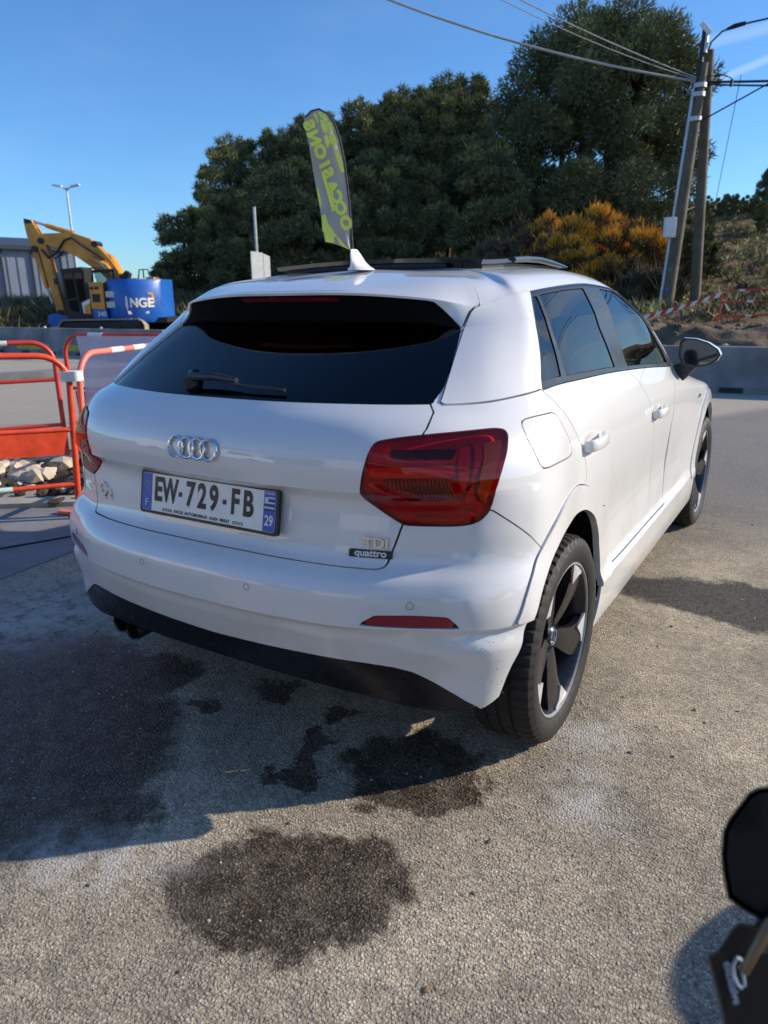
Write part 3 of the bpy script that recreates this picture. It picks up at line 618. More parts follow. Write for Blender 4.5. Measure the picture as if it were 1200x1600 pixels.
# each row: knot v, crease, list of 16 (x,y,z)
def zr(z,pts): return [(p+(z,)) if len(p)==2 else p for p in pts]
ROWS=[
# v, crease, pts
(0.00,0,zr(.26,[(0,.34),(.30,.34),(.53,.35),(.66,.37,.26),(.74,.40,.27),(.80,.45,.33),(.80,.80,.21),(.80,1.3,.195),(.80,1.9,.195),(.80,2.5,.195),(.80,3.0,.195),(.79,3.4,.20),(.74,3.75,.20),(.64,3.95,.20),(.38,4.04,.20),(0,4.07,.20)])),
(0.14,1,zr(.36,[(0,.125,.315),(.30,.13,.313),(.53,.14,.308),(.69,.165,.308),(.80,.235,.325),(.868,.34,.385),(.875,.80,.26),(.872,1.3,.232),(.872,1.9,.232),(.872,2.5,.232),(.872,3.0,.232),(.865,3.4,.235),(.81,3.78,.235),(.70,4.02,.235),(.40,4.12,.235),(0,4.15,.235)])),
(0.22,0,zr(.43,[(0,.072,.42),(.30,.08,.42),(.53,.10,.418),(.70,.145,.415),(.815,.215,.42),(.882,.32,.44),(.885,.80,.34),(.891,1.3,.325),(.891,1.9,.325),(.890,2.5,.325),(.885,3.0,.325),(.875,3.4,.33),(.825,3.8,.33),(.71,4.04,.33),(.41,4.15,.33),(0,4.18,.33)])),
(0.30,0,zr(.505,[(0,.042),(.30,.052),(.53,.078),(.695,.125),(.815,.195),(.888,.31,.50),(.887,.80,.42),(.893,1.3,.405),(.893,1.9,.405),(.892,2.5,.405),(.888,3.0,.405),(.876,3.4,.41),(.83,3.8,.41),(.72,4.05,.41),(.42,4.16,.41),(0,4.19,.41)])),
(0.38,0,zr(.578,[(0,.022),(.30,.032),(.53,.060),(.695,.108),(.815,.18),(.888,.305,.575),(.887,.80,.50),(.866,1.3,.425),(.864,1.9,.425),(.866,2.5,.425),(.88,3.0,.49),(.876,3.4,.49),(.83,3.8,.49),(.72,4.05,.49),(.42,4.16,.49),(0,4.19,.49)])),
(0.392,1,zr(.586,[(0,.002),(.30,.013),(.53,.043),(.695,.092),(.818,.163),(.894,.298,.583),(.887,.80,.53),(.862,1.3,.52),(.860,1.9,.52),(.864,2.5,.52),(.88,3.0,.52),(.876,3.4,.52),(.83,3.8,.52),(.72,4.05,.52),(.42,4.16,.52),(0,4.19,.52)])),
(0.46,0,zr(.645,[(0,.003),(.30,.014),(.53,.045),(.695,.094),(.815,.168),(.889,.305),(.887,.80,.61),(.862,1.3,.60),(.860,1.9,.60),(.865,2.5,.60),(.88,3.0,.60),(.875,3.4,.60),(.83,3.8,.60),(.72,4.05,.60),(.42,4.155,.60),(0,4.185,.60)])),
(0.50,0,zr(.685,[(0,.022),(.30,.034),(.53,.064),(.693,.112),(.808,.185),(.884,.32),(.886,.80,.68),(.868,1.3,.67),(.867,1.9,.67),(.869,2.5,.67),(.88,3.0,.66),(.875,3.4,.66),(.83,3.8,.65),(.715,4.05,.65),(.42,4.15,.65),(0,4.18,.65)])),
(0.55,0,zr(.725,[(0,.080),(.30,.089),(.53,.115),(.683,.153),(.800,.222),(.880,.35),(.885,.80,.74),(.874,1.3,.74),(.872,1.9,.73),(.872,2.5,.72),(.88,3.0,.70),(.873,3.4,.70),(.825,3.8,.69),(.71,4.04,.69),(.42,4.14,.69),(0,4.17,.69)])),
(0.63,0,zr(.805,[(0,.100),(.30,.108),(.53,.130),(.68,.165),(.798,.235),(.877,.37),(.884,.80,.82),(.878,1.3,.82),(.876,1.9,.81),(.875,2.5,.79),(.876,3.0,.76),(.868,3.4,.75),(.82,3.78,.73),(.705,4.03,.72),(.42,4.13,.72),(0,4.16,.72)])),
(0.71,0,zr(.882,[(0,.104),(.30,.112),(.53,.134),(.68,.168),(.797,.238),(.872,.38),(.880,.80,.89),(.878,1.3,.89),(.877,1.9,.88),(.875,2.5,.855),(.872,3.0,.82),(.862,3.4,.80),(.815,3.76,.77),(.70,4.01,.755),(.42,4.11,.75),(0,4.14,.75)])),
(0.742,1,zr(.915,[(0,.062),(.30,.072),(.53,.098),(.68,.140),(.796,.225),(.868,.385),(.877,.80,.925),(.876,1.3,.925),(.875,1.9,.91),(.873,2.5,.885),(.868,3.0,.85),(.856,3.4,.825),(.808,3.74,.79),(.69,3.99,.775),(.42,4.09,.77),(0,4.12,.77)])),
(0.80,0,zr(.970,[(0,.054),(.30,.065),(.53,.094),(.678,.142),(.792,.235),(.860,.395),(.868,.80,.98),(.867,1.3,.975),(.866,1.9,.955),(.866,2.5,.925),(.860,3.0,.885),(.843,3.4,.855),(.79,3.70,.82),(.67,3.93,.80),(.41,4.03,.795),(0,4.06,.795)])),
(0.86,0,zr(1.032,[(0,.070),(.30,.082),(.53,.112),(.672,.170),(.780,.275),(.840,.42),(.848,.80,1.04),(.848,1.3,1.03),(.848,1.9,1.005),(.850,2.5,.965),(.835,2.95,.925),(.80,3.25,.90),(.72,3.50,.885),(.60,3.68,.875),(.38,3.76,.875),(0,3.79,.875)])),
(0.92,0,zr(1.085,[(0,.125),(.30,.135),(.53,.165),(.668,.222),(.762,.335),(.815,.48),(.824,.80,1.092),(.825,1.3,1.08),(.826,1.9,1.05),(.826,2.4,1.01),(.80,2.78,.975),(.75,3.0,.965),(.65,3.18,.955),(.52,3.30,.95),(.32,3.36,.955),(0,3.39,.955)])),
(0.97,1,zr(1.122,[(0,.175),(.30,.184),(.53,.215),(.660,.262),(.735,.365),(.785,.50,1.128),(.800,.80,1.135),(.800,1.3,1.12),(.800,1.9,1.085),(.798,2.35,1.050),(.765,2.66,1.025),(.70,2.78,1.02),(.56,2.89,1.015),(.42,2.95,1.012),(.22,3.0,1.01),(0,3.02,1.01)])),
(1.10,0,zr(1.215,[(0,.312),(.30,.320),(.53,.345),(.637,.385),(.700,.465,1.22),(.742,.58,1.225),(.762,.82,1.225),(.764,1.3,1.22),(.764,1.85,1.195),(.755,2.20,1.165),(.715,2.46,1.15),(.64,2.56,1.15),(.50,2.65,1.15),(.36,2.71,1.15),(.19,2.75,1.15),(0,2.77,1.15)])),
(1.22,1,zr(1.300,[(0,.462),(.30,.469),(.53,.490),(.608,.510),(.662,.56,1.305),(.702,.66,1.31),(.718,.84,1.315),(.722,1.3,1.32),(.722,1.80,1.305),(.712,2.06,1.285),(.665,2.28,1.275),(.585,2.36,1.28),(.45,2.43,1.285),(.32,2.475,1.29),(.17,2.505,1.29),(0,2.52,1.29)])),
(1.34,1,zr(1.395,[(0,.395,1.400),(.30,.405,1.397),(.51,.438,1.388),(.597,.508,1.372),(.622,.575,1.370),(.642,.68,1.376),(.662,.87,1.392),(.668,1.3,1.408),(.666,1.72,1.402),(.652,1.90,1.385),(.60,2.03,1.378),(.52,2.08,1.390),(.40,2.13,1.405),(.28,2.16,1.413),(.15,2.18,1.417),(0,2.19,1.418)])),
(1.43,0,[(0,.53,1.425),(.28,.54,1.421),(.46,.565,1.411),(.545,.60,1.402),(.575,.65,1.403),(.595,.73,1.411),(.612,.88,1.432),(.618,1.3,1.452),(.614,1.66,1.446),(.595,1.82,1.432),(.54,1.93,1.425),(.46,1.98,1.435),(.36,2.02,1.447),(.25,2.05,1.454),(.13,2.065,1.457),(0,2.07,1.458)]),
(1.62,0,[(0,.76,1.461),(.20,.765,1.459),(.33,.78,1.454),(.40,.80,1.449),(.43,.83,1.449),(.45,.88,1.454),(.465,.98,1.465),(.468,1.3,1.480),(.462,1.55,1.476),(.445,1.66,1.469),(.40,1.73,1.468),(.34,1.76,1.473),(.26,1.79,1.478),(.18,1.81,1.480),(.10,1.82,1.481),(0,1.82,1.481)]),
(2.06,0,[(0,1.0,1.484),(0,1.01,1.484),(0,1.03,1.485),(0,1.06,1.486),(0,1.09,1.487),(0,1.12,1.488),(0,1.2,1.490),(0,1.3,1.491),(0,1.38,1.491),(0,1.44,1.491),(0,1.47,1.491),(0,1.5,1.491),(0,1.52,1.491),(0,1.54,1.491),(0,1.55,1.491),(0,1.56,1.491)]),
]
VK=np.array([r[0] for r in ROWS]); CR=np.array([r[1] for r in ROWS],float)
P=np.array([[list(map(float,p)) for p in r[2]] for r in ROWS])
DY={}
for r in range(len(ROWS)):
    v=VK[r]
    if .2<v<.35: dy=[.015,.018,.033,.04,.02,.01]; dx=[0,0,0,-.010,-.008,-.003]
    elif .2<v<.95: dy=[.015,.018,.033,.055,.045,.022]; dx=[0,0,0,-.010,-.018,-.006]
    elif v<=.2: dy=[.015,.018,.03,.025,.005,.0]; dx=[0,0,0,-.01,0,0]
    elif v<1.0: dy=[.010,.028,.070,.080,.050,.025]; dx=[0,0,0,-.035,-.022,-.008]
    elif v<1.15: dy=[.005,.035,.080,.080,.050,.02]; dx=[0,0,0,-.035,-.022,-.008]
    elif v<1.25: dy=[0,.025,.065,.065,.045,.02]; dx=[0,0,0,-.028,-.02,-.01]
    elif v<1.4: dy=[.02,.045,.075,.075,.045,.02]; dx=[0,0,0,-.022,-.02,-.01]
    elif v<1.5: dy=[.02,.025,.03,.035,.03,.02]; dx=[0,0,0,-.015,-.012,-.008]
    else: dy=[0]*6; dx=[0]*6
    for c in range(6): P[r,c,1]+=dy[c]; P[r,c,0]+=dx[c]
    if .37<v<.4: P[r,:6,2]-=.018
    if .9<v<1.4:
        k=[0,.5,1,.6][[abs(v-.92)<.01,abs(v-.97)<.01,v<1.3,True].index(True)]
        for c,w in ((8,.3),(9,1),(10,1),(11,.6),(12,.3)): P[r,c,0]+=.03*w*k
OV={1.10:[(0,.370,1.215),(.28,.388,1.215),(.497,.435,1.215),(.593,.474,1.215),(.668,.525,1.22),(.728,.61,1.225)],
1.22:[(0,.575,1.320),(.28,.584,1.319),(.458,.600,1.314),(.560,.606,1.299),(.625,.645,1.305),(.680,.70,1.31)],
1.34:[(0,.500,1.400),(.28,.524,1.396),(.483,.586,1.376),(.568,.656,1.356),(.600,.70,1.362),(.630,.76,1.377)],
1.43:[(0,.600,1.424),(.28,.622,1.420),(.44,.665,1.418),(.520,.715,1.412),(.558,.755,1.412),(.585,.80,1.412)],
1.62:[(0,.82,1.459),(.20,.825,1.457),(.33,.84,1.452),(.40,.86,1.448),(.43,.88,1.449),(.45,.93,1.455)]}
for r in range(len(ROWS)):
    for k_,L_ in OV.items():
        if abs(VK[r]-k_)<1e-6: P[r,:6]=L_
CW=np.array([1,1,1,1,.9,.6,.5,.6,.6,.6,.6,.5,.5,.5,.5,.5])
def tang(K,Q):
    # K knots (n), Q (n,...) -> Bessel tangents
    h=np.diff(K); d=np.diff(Q,axis=0)/h.reshape(-1,*([1]*(Q.ndim-1)))
    T=np.zeros_like(Q); hh=h.reshape(-1,*([1]*(Q.ndim-1)))
    T[1:-1]=(hh[1:]*d[:-1]+hh[:-1]*d[1:])/(hh[1:]+hh[:-1])
    T[0]=d[0]; T[-1]=d[-1]
    return T,d
def prep():
    Tv,d=tang(VK,P)
    # limit overshoot: minmod-like harmonic blending per comp
    Tm=Tv.copy(); Tp=Tv.copy()
    for i in range(1,len(VK)-1):
        w=(CR[i]*CW)[:,None]
        if abs(VK[i]-.30)<.01 or abs(VK[i]-.38)<.005: w=np.where((np.arange(NC)>6)&(np.arange(NC)<10),1,0)[:,None]*1.0
        Tm[i]=(1-w)*Tv[i]+w*d[i-1]; Tp[i]=(1-w)*Tv[i]+w*d[i]
        for T in (Tm,Tp):   # monotone clamp on magnitude
            lim=3*np.minimum(np.abs(d[i-1]),np.abs(d[i])); s=np.sign(d[i-1])*np.sign(d[i])
            nz=(w[:,0]<.01)
            cl=np.where(s>0,np.sign(T[i])*np.minimum(np.abs(T[i]),lim),T[i]*.35)
            T[i][nz]=cl[nz]
    return Tm,Tp
Tm,Tp=prep()
def usp(Q):
    # u-direction tangents for (rows,cols,3), symmetric at x=0
    Qt=np.moveaxis(Q,1,0); T,_=tang(UK,Qt)
    for e,k in ((0,1),(-1,-2)):
        T[e]=(Qt[k]-Qt[e])/(UK[k]-UK[e]); T[e][:,1:]=0
    return np.moveaxis(T,0,1)
PU=usp(P);TmU=usp(Tm);TpU=usp(Tp)
def herm(a,b,ta,tb,t,h):
    t=t[...,None];h=h[...,None]; t2=t*t;t3=t2*t
    return (2*t3-3*t2+1)*a+(t3-2*t2+t)*h*ta+(-2*t3+3*t2)*b+(t3-t2)*h*tb
def S(u,v):
    u=np.clip(np.asarray(u,float),0,UK[-1]); v=np.clip(np.asarray(v,float),0,VK[-1])
    i=np.clip(np.searchsorted(UK,u,side='right')-1,0,NC-2); j=np.clip(np.searchsorted(VK,v,side='right')-1,0,len(VK)-2)
    hu=UK[i+1]-UK[i]; tu=(u-UK[i])/hu; hv=VK[j+1]-VK[j]; tv=(v-VK[j])/hv
    E=lambda A,B,r: herm(A[r,i],A[r,i+1],B[r,i],B[r,i+1],tu,hu)
    return herm(E(P,PU,j),E(P,PU,j+1),E(Tp,TpU,j),E(Tm,TmU,j+1),tv,hv)

TR={'lamp':[(0.550,0.873),(0.599,0.881),(0.655,0.886),(0.750,0.890),(0.856,0.892),(0.889,0.888),(0.908,0.880),(0.915,0.867),(0.912,0.837),(0.901,0.812),(0.892,0.789),(0.879,0.751),(0.863,0.716),(0.851,0.691),(0.837,0.676),(0.820,0.664),(0.794,0.656),(0.756,0.652),(0.718,0.651),(0.656,0.651),(0.615,0.652),(0.602,0.657),(0.552,0.686),(0.508,0.718),(0.512,0.735),(0.516,0.758),(0.520,0.779),(0.529,0.818),(0.535,0.845),(0.540,0.864)],
'lamp_orange':[(0.831,0.861),(0.895,0.865),(0.889,0.820),(0.874,0.771),(0.843,0.712),(0.827,0.717),(0.822,0.734),(0.829,0.787),(0.837,0.821)],
'lamp_redbar':[(0.769,0.861),(0.827,0.861),(0.834,0.824),(0.817,0.780),(0.813,0.749),(0.815,0.724),(0.839,0.704),(0.826,0.686),(0.780,0.712),(0.778,0.720),(0.803,0.761),(0.810,0.813),(0.805,0.851)],
'lamp_upper':[(0.559,0.857),(0.571,0.860),(0.770,0.856),(0.760,0.819),(0.552,0.825),(0.582,0.829)],
'lamp_upper_in':[(0.580,0.857),(0.766,0.855),(0.751,0.830),(0.597,0.832)],
'lamp_grille':[(0.572,0.776),(0.591,0.782),(0.755,0.780),(0.757,0.725),(0.652,0.722),(0.623,0.740),(0.577,0.766)],
'lamp_blade':[(0.532,0.769),(0.562,0.778),(0.552,0.765),(0.632,0.714),(0.774,0.720),(0.767,0.706),(0.631,0.705),(0.584,0.728),(0.536,0.759)],
'lamp_rev':[(0.636,0.678),(0.767,0.681),(0.793,0.671),(0.628,0.668)],
'win_edge':[(0.683,0.956),(0.691,1.017),(0.695,1.079),(0.696,1.148),(0.696,1.218)],
'tg_low':[(0.609,0.656),(0.590,0.601),(0.575,0.554),(0.568,0.539),(0.551,0.533),(0.520,0.533),(0.468,0.533),(0.395,0.533),(0.319,0.534),(0.237,0.535),(0.147,0.536),(0.065,0.536)],
'rdoor_back':[(1.179,0.964),(1.262,0.922),(1.355,0.875),(1.401,0.822),(1.449,0.764),(1.481,0.715),(1.492,0.670),(1.477,0.623)],
'door_mid':[(2.229,0.955),(2.314,0.896),(2.377,0.828),(2.427,0.734),(2.498,0.639),(2.567,0.513),(2.600,0.459),(2.616,0.392),(2.677,0.383),(2.574,0.346)],
'flap':[(0.965,0.897),(0.973,0.903),(0.991,0.906),(1.052,0.908),(1.171,0.905),(1.222,0.894),(1.259,0.874),(1.303,0.832),(1.330,0.781),(1.331,0.770),(1.298,0.764),(1.168,0.774),(1.080,0.774),(1.056,0.778),(1.041,0.790),(1.014,0.835)]}
SMU=np.concatenate([np.arange(0,1.30,.0085),np.arange(1.30,3.5,.0125),np.arange(3.5,5.6,.035),[5.6]])
SMV=np.unique(np.concatenate([np.arange(0,1.40,.0085),np.arange(1.40,2.06,.02),VK]).round(5))
SMV=SMV[np.concatenate([[True],np.diff(SMV)>.0022])]
for vk in VK:
    if np.abs(SMV-vk).min()>1e-4: SMV[np.abs(SMV-vk).argmin()]=vk
DENTS=[((.88,.905,.945),.075,.026,.014),((.88,1.875,.905),.075,.026,.014)]
def POS(u,v):
    p=S(u,v)
    return p
def NRM(u,v):
    e=.002; a=POS(np.minimum(u+e,UK[-1]),v)-POS(np.maximum(u-e,0),v); b=POS(u,np.minimum(v+e,VK[-1]))-POS(u,np.maximum(v-e,0))
    n=np.cross(a,b); l=np.linalg.norm(n,axis=1); bad=l<1e-9; n/=np.maximum(l,1e-9)[:,None]; n[bad]=(0,0,1); return n
gu,gv=np.meshgrid(SMU,SMV); UV=[np.stack([gu.ravel(),gv.ravel()],1)]
nu,nv=len(SMU),len(SMV)
ii,jj=np.meshgrid(np.arange(nu-1),np.arange(nv-1)); a=(jj*nu+ii).ravel()
Q0=np.stack([a,a+1,a+nu+1,a+nu],1)
UVA=UV[0]; P3D=POS(UVA[:,0],UVA[:,1])
REG={'body':(Q0,[])}
def addv(nuv):
    global UVA,P3D
    nuv=np.array(nuv); k=len(UVA); UVA=np.concatenate([UVA,nuv]); P3D=np.concatenate([P3D,POS(nuv[:,0],nuv[:,1])]); return k
def inside(pt,poly):
    x,y=pt[:,0],pt[:,1]; r=np.zeros(len(pt),bool); n=len(poly)
    for i in range(n):
        x1,y1=poly[i]; x2,y2=poly[(i+1)%n]
        c=((y1>y)!=(y2>y))
        if y1!=y2: r^=c&(x<(x2-x1)*(y-y1)/(y2-y1)+x1)
    return r
def segdist(Pq,A_,B_):
    best=np.full(len(Pq),9e9)
    for a_,b_ in zip(A_,B_):
        ab=b_-a_; l=(ab*ab).sum()
        if l<1e-12: continue
        t=np.clip(((Pq-a_)@ab)/l,0,1); d=Pq-a_-t[:,None]*ab; np.minimum(best,(d*d).sum(1),out=best)
    return np.sqrt(best)
def chaikin(p,n=1,closed=True):
    p=[np.array(q,float) for q in p]
    for _ in range(n):
        o=[]
        for i in range(len(p)):
            a_,b_=p[i],p[(i+1)%len(p)]; o+=[a_*.8+b_*.2,a_*.2+b_*.8]
        p=o
    return [tuple(q) for q in p]
def field(idx,poly,space):
    """signed distance in metres for vertices idx"""
    out=np.full(len(idx),.5)
    if space=='uv':
        pts=UVA[idx]; pl=np.array(poly); m_=((pts>pl.min(0)-.05)&(pts<pl.max(0)+.05)).all(1)
        dn=[]
        for i in range(len(pl)):
            a_,b_=pl[i],pl[(i+1)%len(pl)]; k=max(1,int(np.hypot(*(b_-a_))/.03))
            for t in range(k): dn.append(a_+(b_-a_)*t/k)
        dn.append(dn[0]); dn=np.array(dn); ok=(dn[:,0]>-.012)&(dn[:,1]>-.002)&(dn[:,0]<UK[-1]+.05)
        d3=POS(dn[:,0],dn[:,1]); A_=[];B_=[]
        for i in range(len(dn)-1):
            if ok[i] or ok[i+1]: A_.append(d3[i]);B_.append(d3[i+1])
        pp=pts[m_]; ins=inside(pp,pl); D=segdist(P3D[idx][m_],A_,B_); out[m_]=np.where(ins,-D,D)
    else:
        c3=P3D[idx]; pts=c3[:,1:3]; pl=np.array(poly); m_=((pts>pl.min(0)-.05)&(pts<pl.max(0)+.05)).all(1)&(c3[:,0]>.70)&(UVA[idx][:,1]<.9)
        pp=pts[m_]; ins=inside(pp,pl); A_=[np.append(q,0) for q in pl]; B_=A_[1:]+A_[:1]; D=segdist(np.c_[pp,np.zeros(len(pp))],A_,B_); out[m_]=np.where(ins,-D,D)
    return out
def split(reg,d,thr):
    """d: array over all verts (grows); returns inside, outside"""
    q,po=reg
    dd=d['a']; s=dd[q]<thr if len(q) else np.zeros((0,4),bool); cnt=s.sum(1)
    qi,qo,qm=q[cnt==4],q[cnt==0],q[(cnt>0)&(cnt<4)]
    pi,pout=[],[]; cache=d['c'].setdefault(thr,{}); newuv=[]; newd=[]; base=len(UVA)
    def cutv(a_,b_):
        k=(a_,b_) if a_<b_ else (b_,a_)
        if k in cache: return cache[k]
        da,db=dd[k[0]],dd[k[1]]; t=(thr-da)/(db-da); newuv.append(UVA[k[0]]*(1-t)+UVA[k[1]]*t); newd.append(thr); cache[k]=base+len(newuv)-1; return cache[k]
    for f in [list(map(int,r)) for r in qm]+po:
        ins=[dd[i]<thr for i in f]
        if all(ins): pi.append(f); continue
        if not any(ins): pout.append(f); continue
        A_,B_=[],[]
        for i in range(len(f)):
            a_,b_=f[i],f[(i+1)%len(f)]; (A_ if ins[i] else B_).append(a_)
            if ins[i]!=ins[(i+1)%len(f)]: c_=cutv(a_,b_); A_.append(c_); B_.append(c_)
        if len(A_)>2: pi.append(A_)
        if len(B_)>2: pout.append(B_)
    if newuv: addv(newuv); d['a']=np.concatenate([dd,newd])
    return (qi,pi),(qo,pout)
def regverts(reg):
    q,po=reg; s=set(np.unique(q).tolist()) if len(q) else set()
    for f in po: s.update(f)
    return np.array(sorted(s))
def merge(a_,b_): return (np.concatenate([a_[0],b_[0]]) if len(b_[0]) else a_[0],a_[1]+b_[1])
GAP=(np.zeros((0,4),int),[])
def cut(src,dst,poly,gap=0,space='uv',keepgap=True):
    global GAP
    reg=REG[src]; idx=regverts(reg); full=np.full(len(UVA),.5); full[idx]=field(idx,poly,space); d={'a':full,'c':{}}
    if gap:
        ins,rest=split(reg,d,-gap/2); mid,out=split(rest,d,gap/2)
        if keepgap: GAP=merge(GAP,mid)
    else: ins,out=split(reg,d,0.0)
    REG[dst]=ins; REG[src]=out
def emit(name,reg,mat,parent=None,off=0,wall=-.010,mode='sym',smooth=32,flip=False,extra=None,closed_wall=True):
    """mode sym: one mesh, both halves; r / l: one side only"""
    q,po=reg; idx=regverts(reg)
    if len(idx)==0: return None
    mp=np.full(len(UVA),-1); mp[idx]=np.arange(len(idx)); uv=UVA[idx]; p=POS(uv[:,0],uv[:,1]); n=NRM(uv[:,0],uv[:,1])
    n[uv[:,0]<1e-6,0]=0
    p=p+n*off
    if extra is not None: p=p+n*extra(p)[:,None]
    faces=[tuple(mp[list(f)]) for f in q.tolist()]+[tuple(mp[list(f)]) for f in po]
    P_=p; F_=list(faces)
    if wall:
        ec={}
        for f in faces:
            for i in range(len(f)):
                a_,b_=f[i],f[(i+1)%len(f)]; k=(a_,b_) if a_<b_ else (b_,a_); ec[k]=None if k in ec else (a_,b_)
        be=[e for e in ec.values() if e is not None and not (uv[e[0],0]<1e-6 and uv[e[1],0]<1e-6)]
        bv=sorted({i for e in be for i in e}); bm_={v:len(p)+i for i,v in enumerate(bv)}
        P_=np.concatenate([p,p[bv]+n[bv]*wall]); F_+=[(b_,a_,bm_[a_],bm_[b_]) for a_,b_ in be]
    ctr=(uv[:,0]<1e-6)
    def half(sg):
        V=P_.copy(); V[:,0]*=sg; return V,[tuple(f[::-1]) if sg<0 else f for f in F_]
    if mode=='sym':
        V1,F1=half(1); V2,F2=half(-1); k=len(V1); rm=np.arange(k)+k; c=np.where(ctr)[0]; rm[c]=c
        V=np.concatenate([V1,V2]); F=F1+[tuple(rm[list(f)]) for f in F2]
    else: V,F=half(1 if mode=='r' else -1)
    used=sorted({i for f in F for i in f}); r2=np.full(len(V),-1); r2[used]=np.arange(len(used)); V=V[used]; F=[tuple(int(r2[i]) for i in f) for f in F]
    me=bpy.data.meshes.new(name); me.from_pydata(V.tolist(),[],F); me.update(); sm(me,smooth)
    return link(name,me,mat,parent)
def both(name,key,mat,parent,**k):
    return emit(name,REG[key],mat,parent,mode='r',**k),emit(name,REG[key],mat,parent,mode='l',**k)
# --- wheel openings
ARCH=[(.262,.10),(.285,.40),(.335,.545),(.39,.635),(.465,.705),(.56,.748),(.70,.762),(.835,.745),(.95,.690),(1.035,.605),(1.085,.50),(1.095,.40),(1.065,.30),(1.04,.10)]
AOUT=[(.40,.566),(.292,.566),(.300,.585),(.335,.650),(.395,.722),(.47,.783),(.56,.826),(.66,.842),(.77,.838),(.88,.806),(.98,.755),(1.07,.685),(1.14,.60),(1.185,.51),(1.205,.43),(1.205,.392),(1.00,.392)]
fy=lambda P_:[(3.335+(.735-y)*.98,z*.985) for y,z in P_][::-1]
cut('body','hole',chaikin(ARCH,2),space='yz'); cut('body','hole2',chaikin(fy(ARCH),2),space='yz')
CAR=empty('parked_car',(0,0,0),0,'clean white compact SUV seen from behind, parked in front of the orange barriers','car')
cut('body','lamp',chaikin(TR['lamp'],1),.004)
WIN=[(-.2,.968),(.665,.966)]+TR['win_edge'][1:-1]+[(.690,1.2185),(-.2,1.2185)]
cut('body','rwin',WIN,.003)
cut('body','band',[(-.2,1.2185),(.690,1.2185),(.60,1.279),(.530,1.332),(.50,1.335),(-.2,1.335)],.003)
cut('band','brake',[(-.2,1.304),(.195,1.300),(.212,1.320),(-.2,1.326)],.002)
BL=[(.695,.962),(.700,1.08),(.706,1.215),(.702,1.31),(.718,1.333),(.76,1.340),(.90,1.348),(1.455,1.352),(1.455,1.335),(1.30,1.20),(1.168,.972),(.92,.966),(.76,.962)]
cut('body','blade',BL,.004)
DLO=[(1.462,1.347),(1.78,1.356),(2.17,1.365),(2.6,1.352),(2.90,1.325),(3.12,1.26),(3.26,1.16),(3.34,1.05),(3.38,.975),(3.20,.966),(2.60,.963),(2.21,.962),(1.68,.962),(1.182,.968),(1.31,1.195)]
cut('body','dlo',DLO,.004)
cut('dlo','glq',[(1.475,1.318),(1.512,1.318),(1.482,1.18),(1.470,.992),(1.215,.995),(1.33,1.19)],.003)
cut('dlo','glr',[(1.548,1.322),(1.79,1.330),(2.065,1.333),(2.035,1.16),(2.082,.985),(1.77,.985),(1.520,.988),(1.515,1.15)],.003)
cut('dlo','glf',[(2.335,1.333),(2.67,1.325),(2.86,1.297),(3.03,1.235),(3.14,1.155),(3.19,1.07),(3.18,.992),(2.90,.985),(2.50,.983),(2.255,.982),(2.235,1.15)],.003)
cut('dlo','topstrip',[(1.40,1.340),(1.78,1.347),(2.17,1.356),(2.6,1.343),(2.88,1.317),(3.10,1.253),(3.24,1.155),(3.4,1.16),(3.3,1.30),(2.9,1.40),(1.4,1.40)])
tgl=TR['tg_low']
TG=[(-.2,.535)]+[(x,y) for x,y in tgl[::-1]]+[(.64,.74),(.66,.87),(.665,.915),(.672,.945),(.655,.972),(.5,1.0),(-.2,1.0)]
cut('body','tailgate',TG,.0055)
SP=[(-.2,1.18),(.60,1.18),(.697,1.205),(.692,1.31),(.706,1.334),(.757,1.345),(.762,1.43),(.758,1.50),(.735,1.552),(.67,1.582),(.52,1.600),(.28,1.590),(-.2,1.590)]
cut('body','spoiler',SP,.004)
AO=chaikin(AOUT,2)
cut('body','arch_r',AO,.003,space='yz'); cut('body','arch_f',chaikin(fy(AOUT),2),.003,space='yz')
BP=[(-.3,-.1),(-.3,.60),(.50,.60),(.50,.72),(.80,.71),(.865,.690),(.93,.650),(1.0,.607),(1.06,.565),(1.10,.50),(1.06,-.1)]
cut('body','bumper',BP,.004)
DF=[(-.3,.226),(0,.228),(.31,.236),(.52,.240),(.59,.238),(.64,.230),(.69,.210),(.76,.180),(.825,.148),(.84,.135),(.80,-.1),(-.3,-.1)]
cut('bumper','diffuser',DF,.004)
cut('bumper','refl',[(.530,.400),(.572,.424),(.66,.426),(.752,.424),(.787,.399),(.66,.397)],.003)
cut('body','flap',chaikin(TR['flap'],1),.004)
dm=TR['door_mid']
DMID=[(2.235,.975)]+list(dm[:7])+[(2.62,.37),(2.615,.30)]
cut('body','rdoor',[(1.10,.985),(1.182,.966)]+list(TR['rdoor_back'])+[(1.47,.55),(1.80,.50),(1.905,.42),(1.93,.355),(2.2,.350),(2.60,.345)]+DMID[::-1][2:]+[(2.2,1.0)],.004)
cut('body','fdoor',DMID[:-2]+[(2.60,.345),(2.88,.342),(2.90,.42),(2.88,.60),(2.92,.78),(3.02,.90),(3.20,.955),(3.15,1.0),(2.2,1.02)],.004)
cut('body','hood',[(3.62,.955),(3.64,.90),(3.85,.845),(4.3,.810),(5.8,.806),(5.8,.962),(4.1,.962)],.004)
cut('body','wscreen',[(3.72,.985),(5.8,.985),(5.8,1.33),(4.2,1.325),(3.62,1.31),(3.52,1.25),(3.55,1.1),(3.62,1.0)],.003)
cut('body','fbumper',[(3.80,-.1),(3.84,.40),(3.95,.70),(4.5,.79),(5.8,.79),(5.8,-.1)],.004)
cut('fbumper','hlamp',[(4.02,.64),(4.10,.735),(4.62,.785),(4.80,.70),(4.5,.64)],.003)
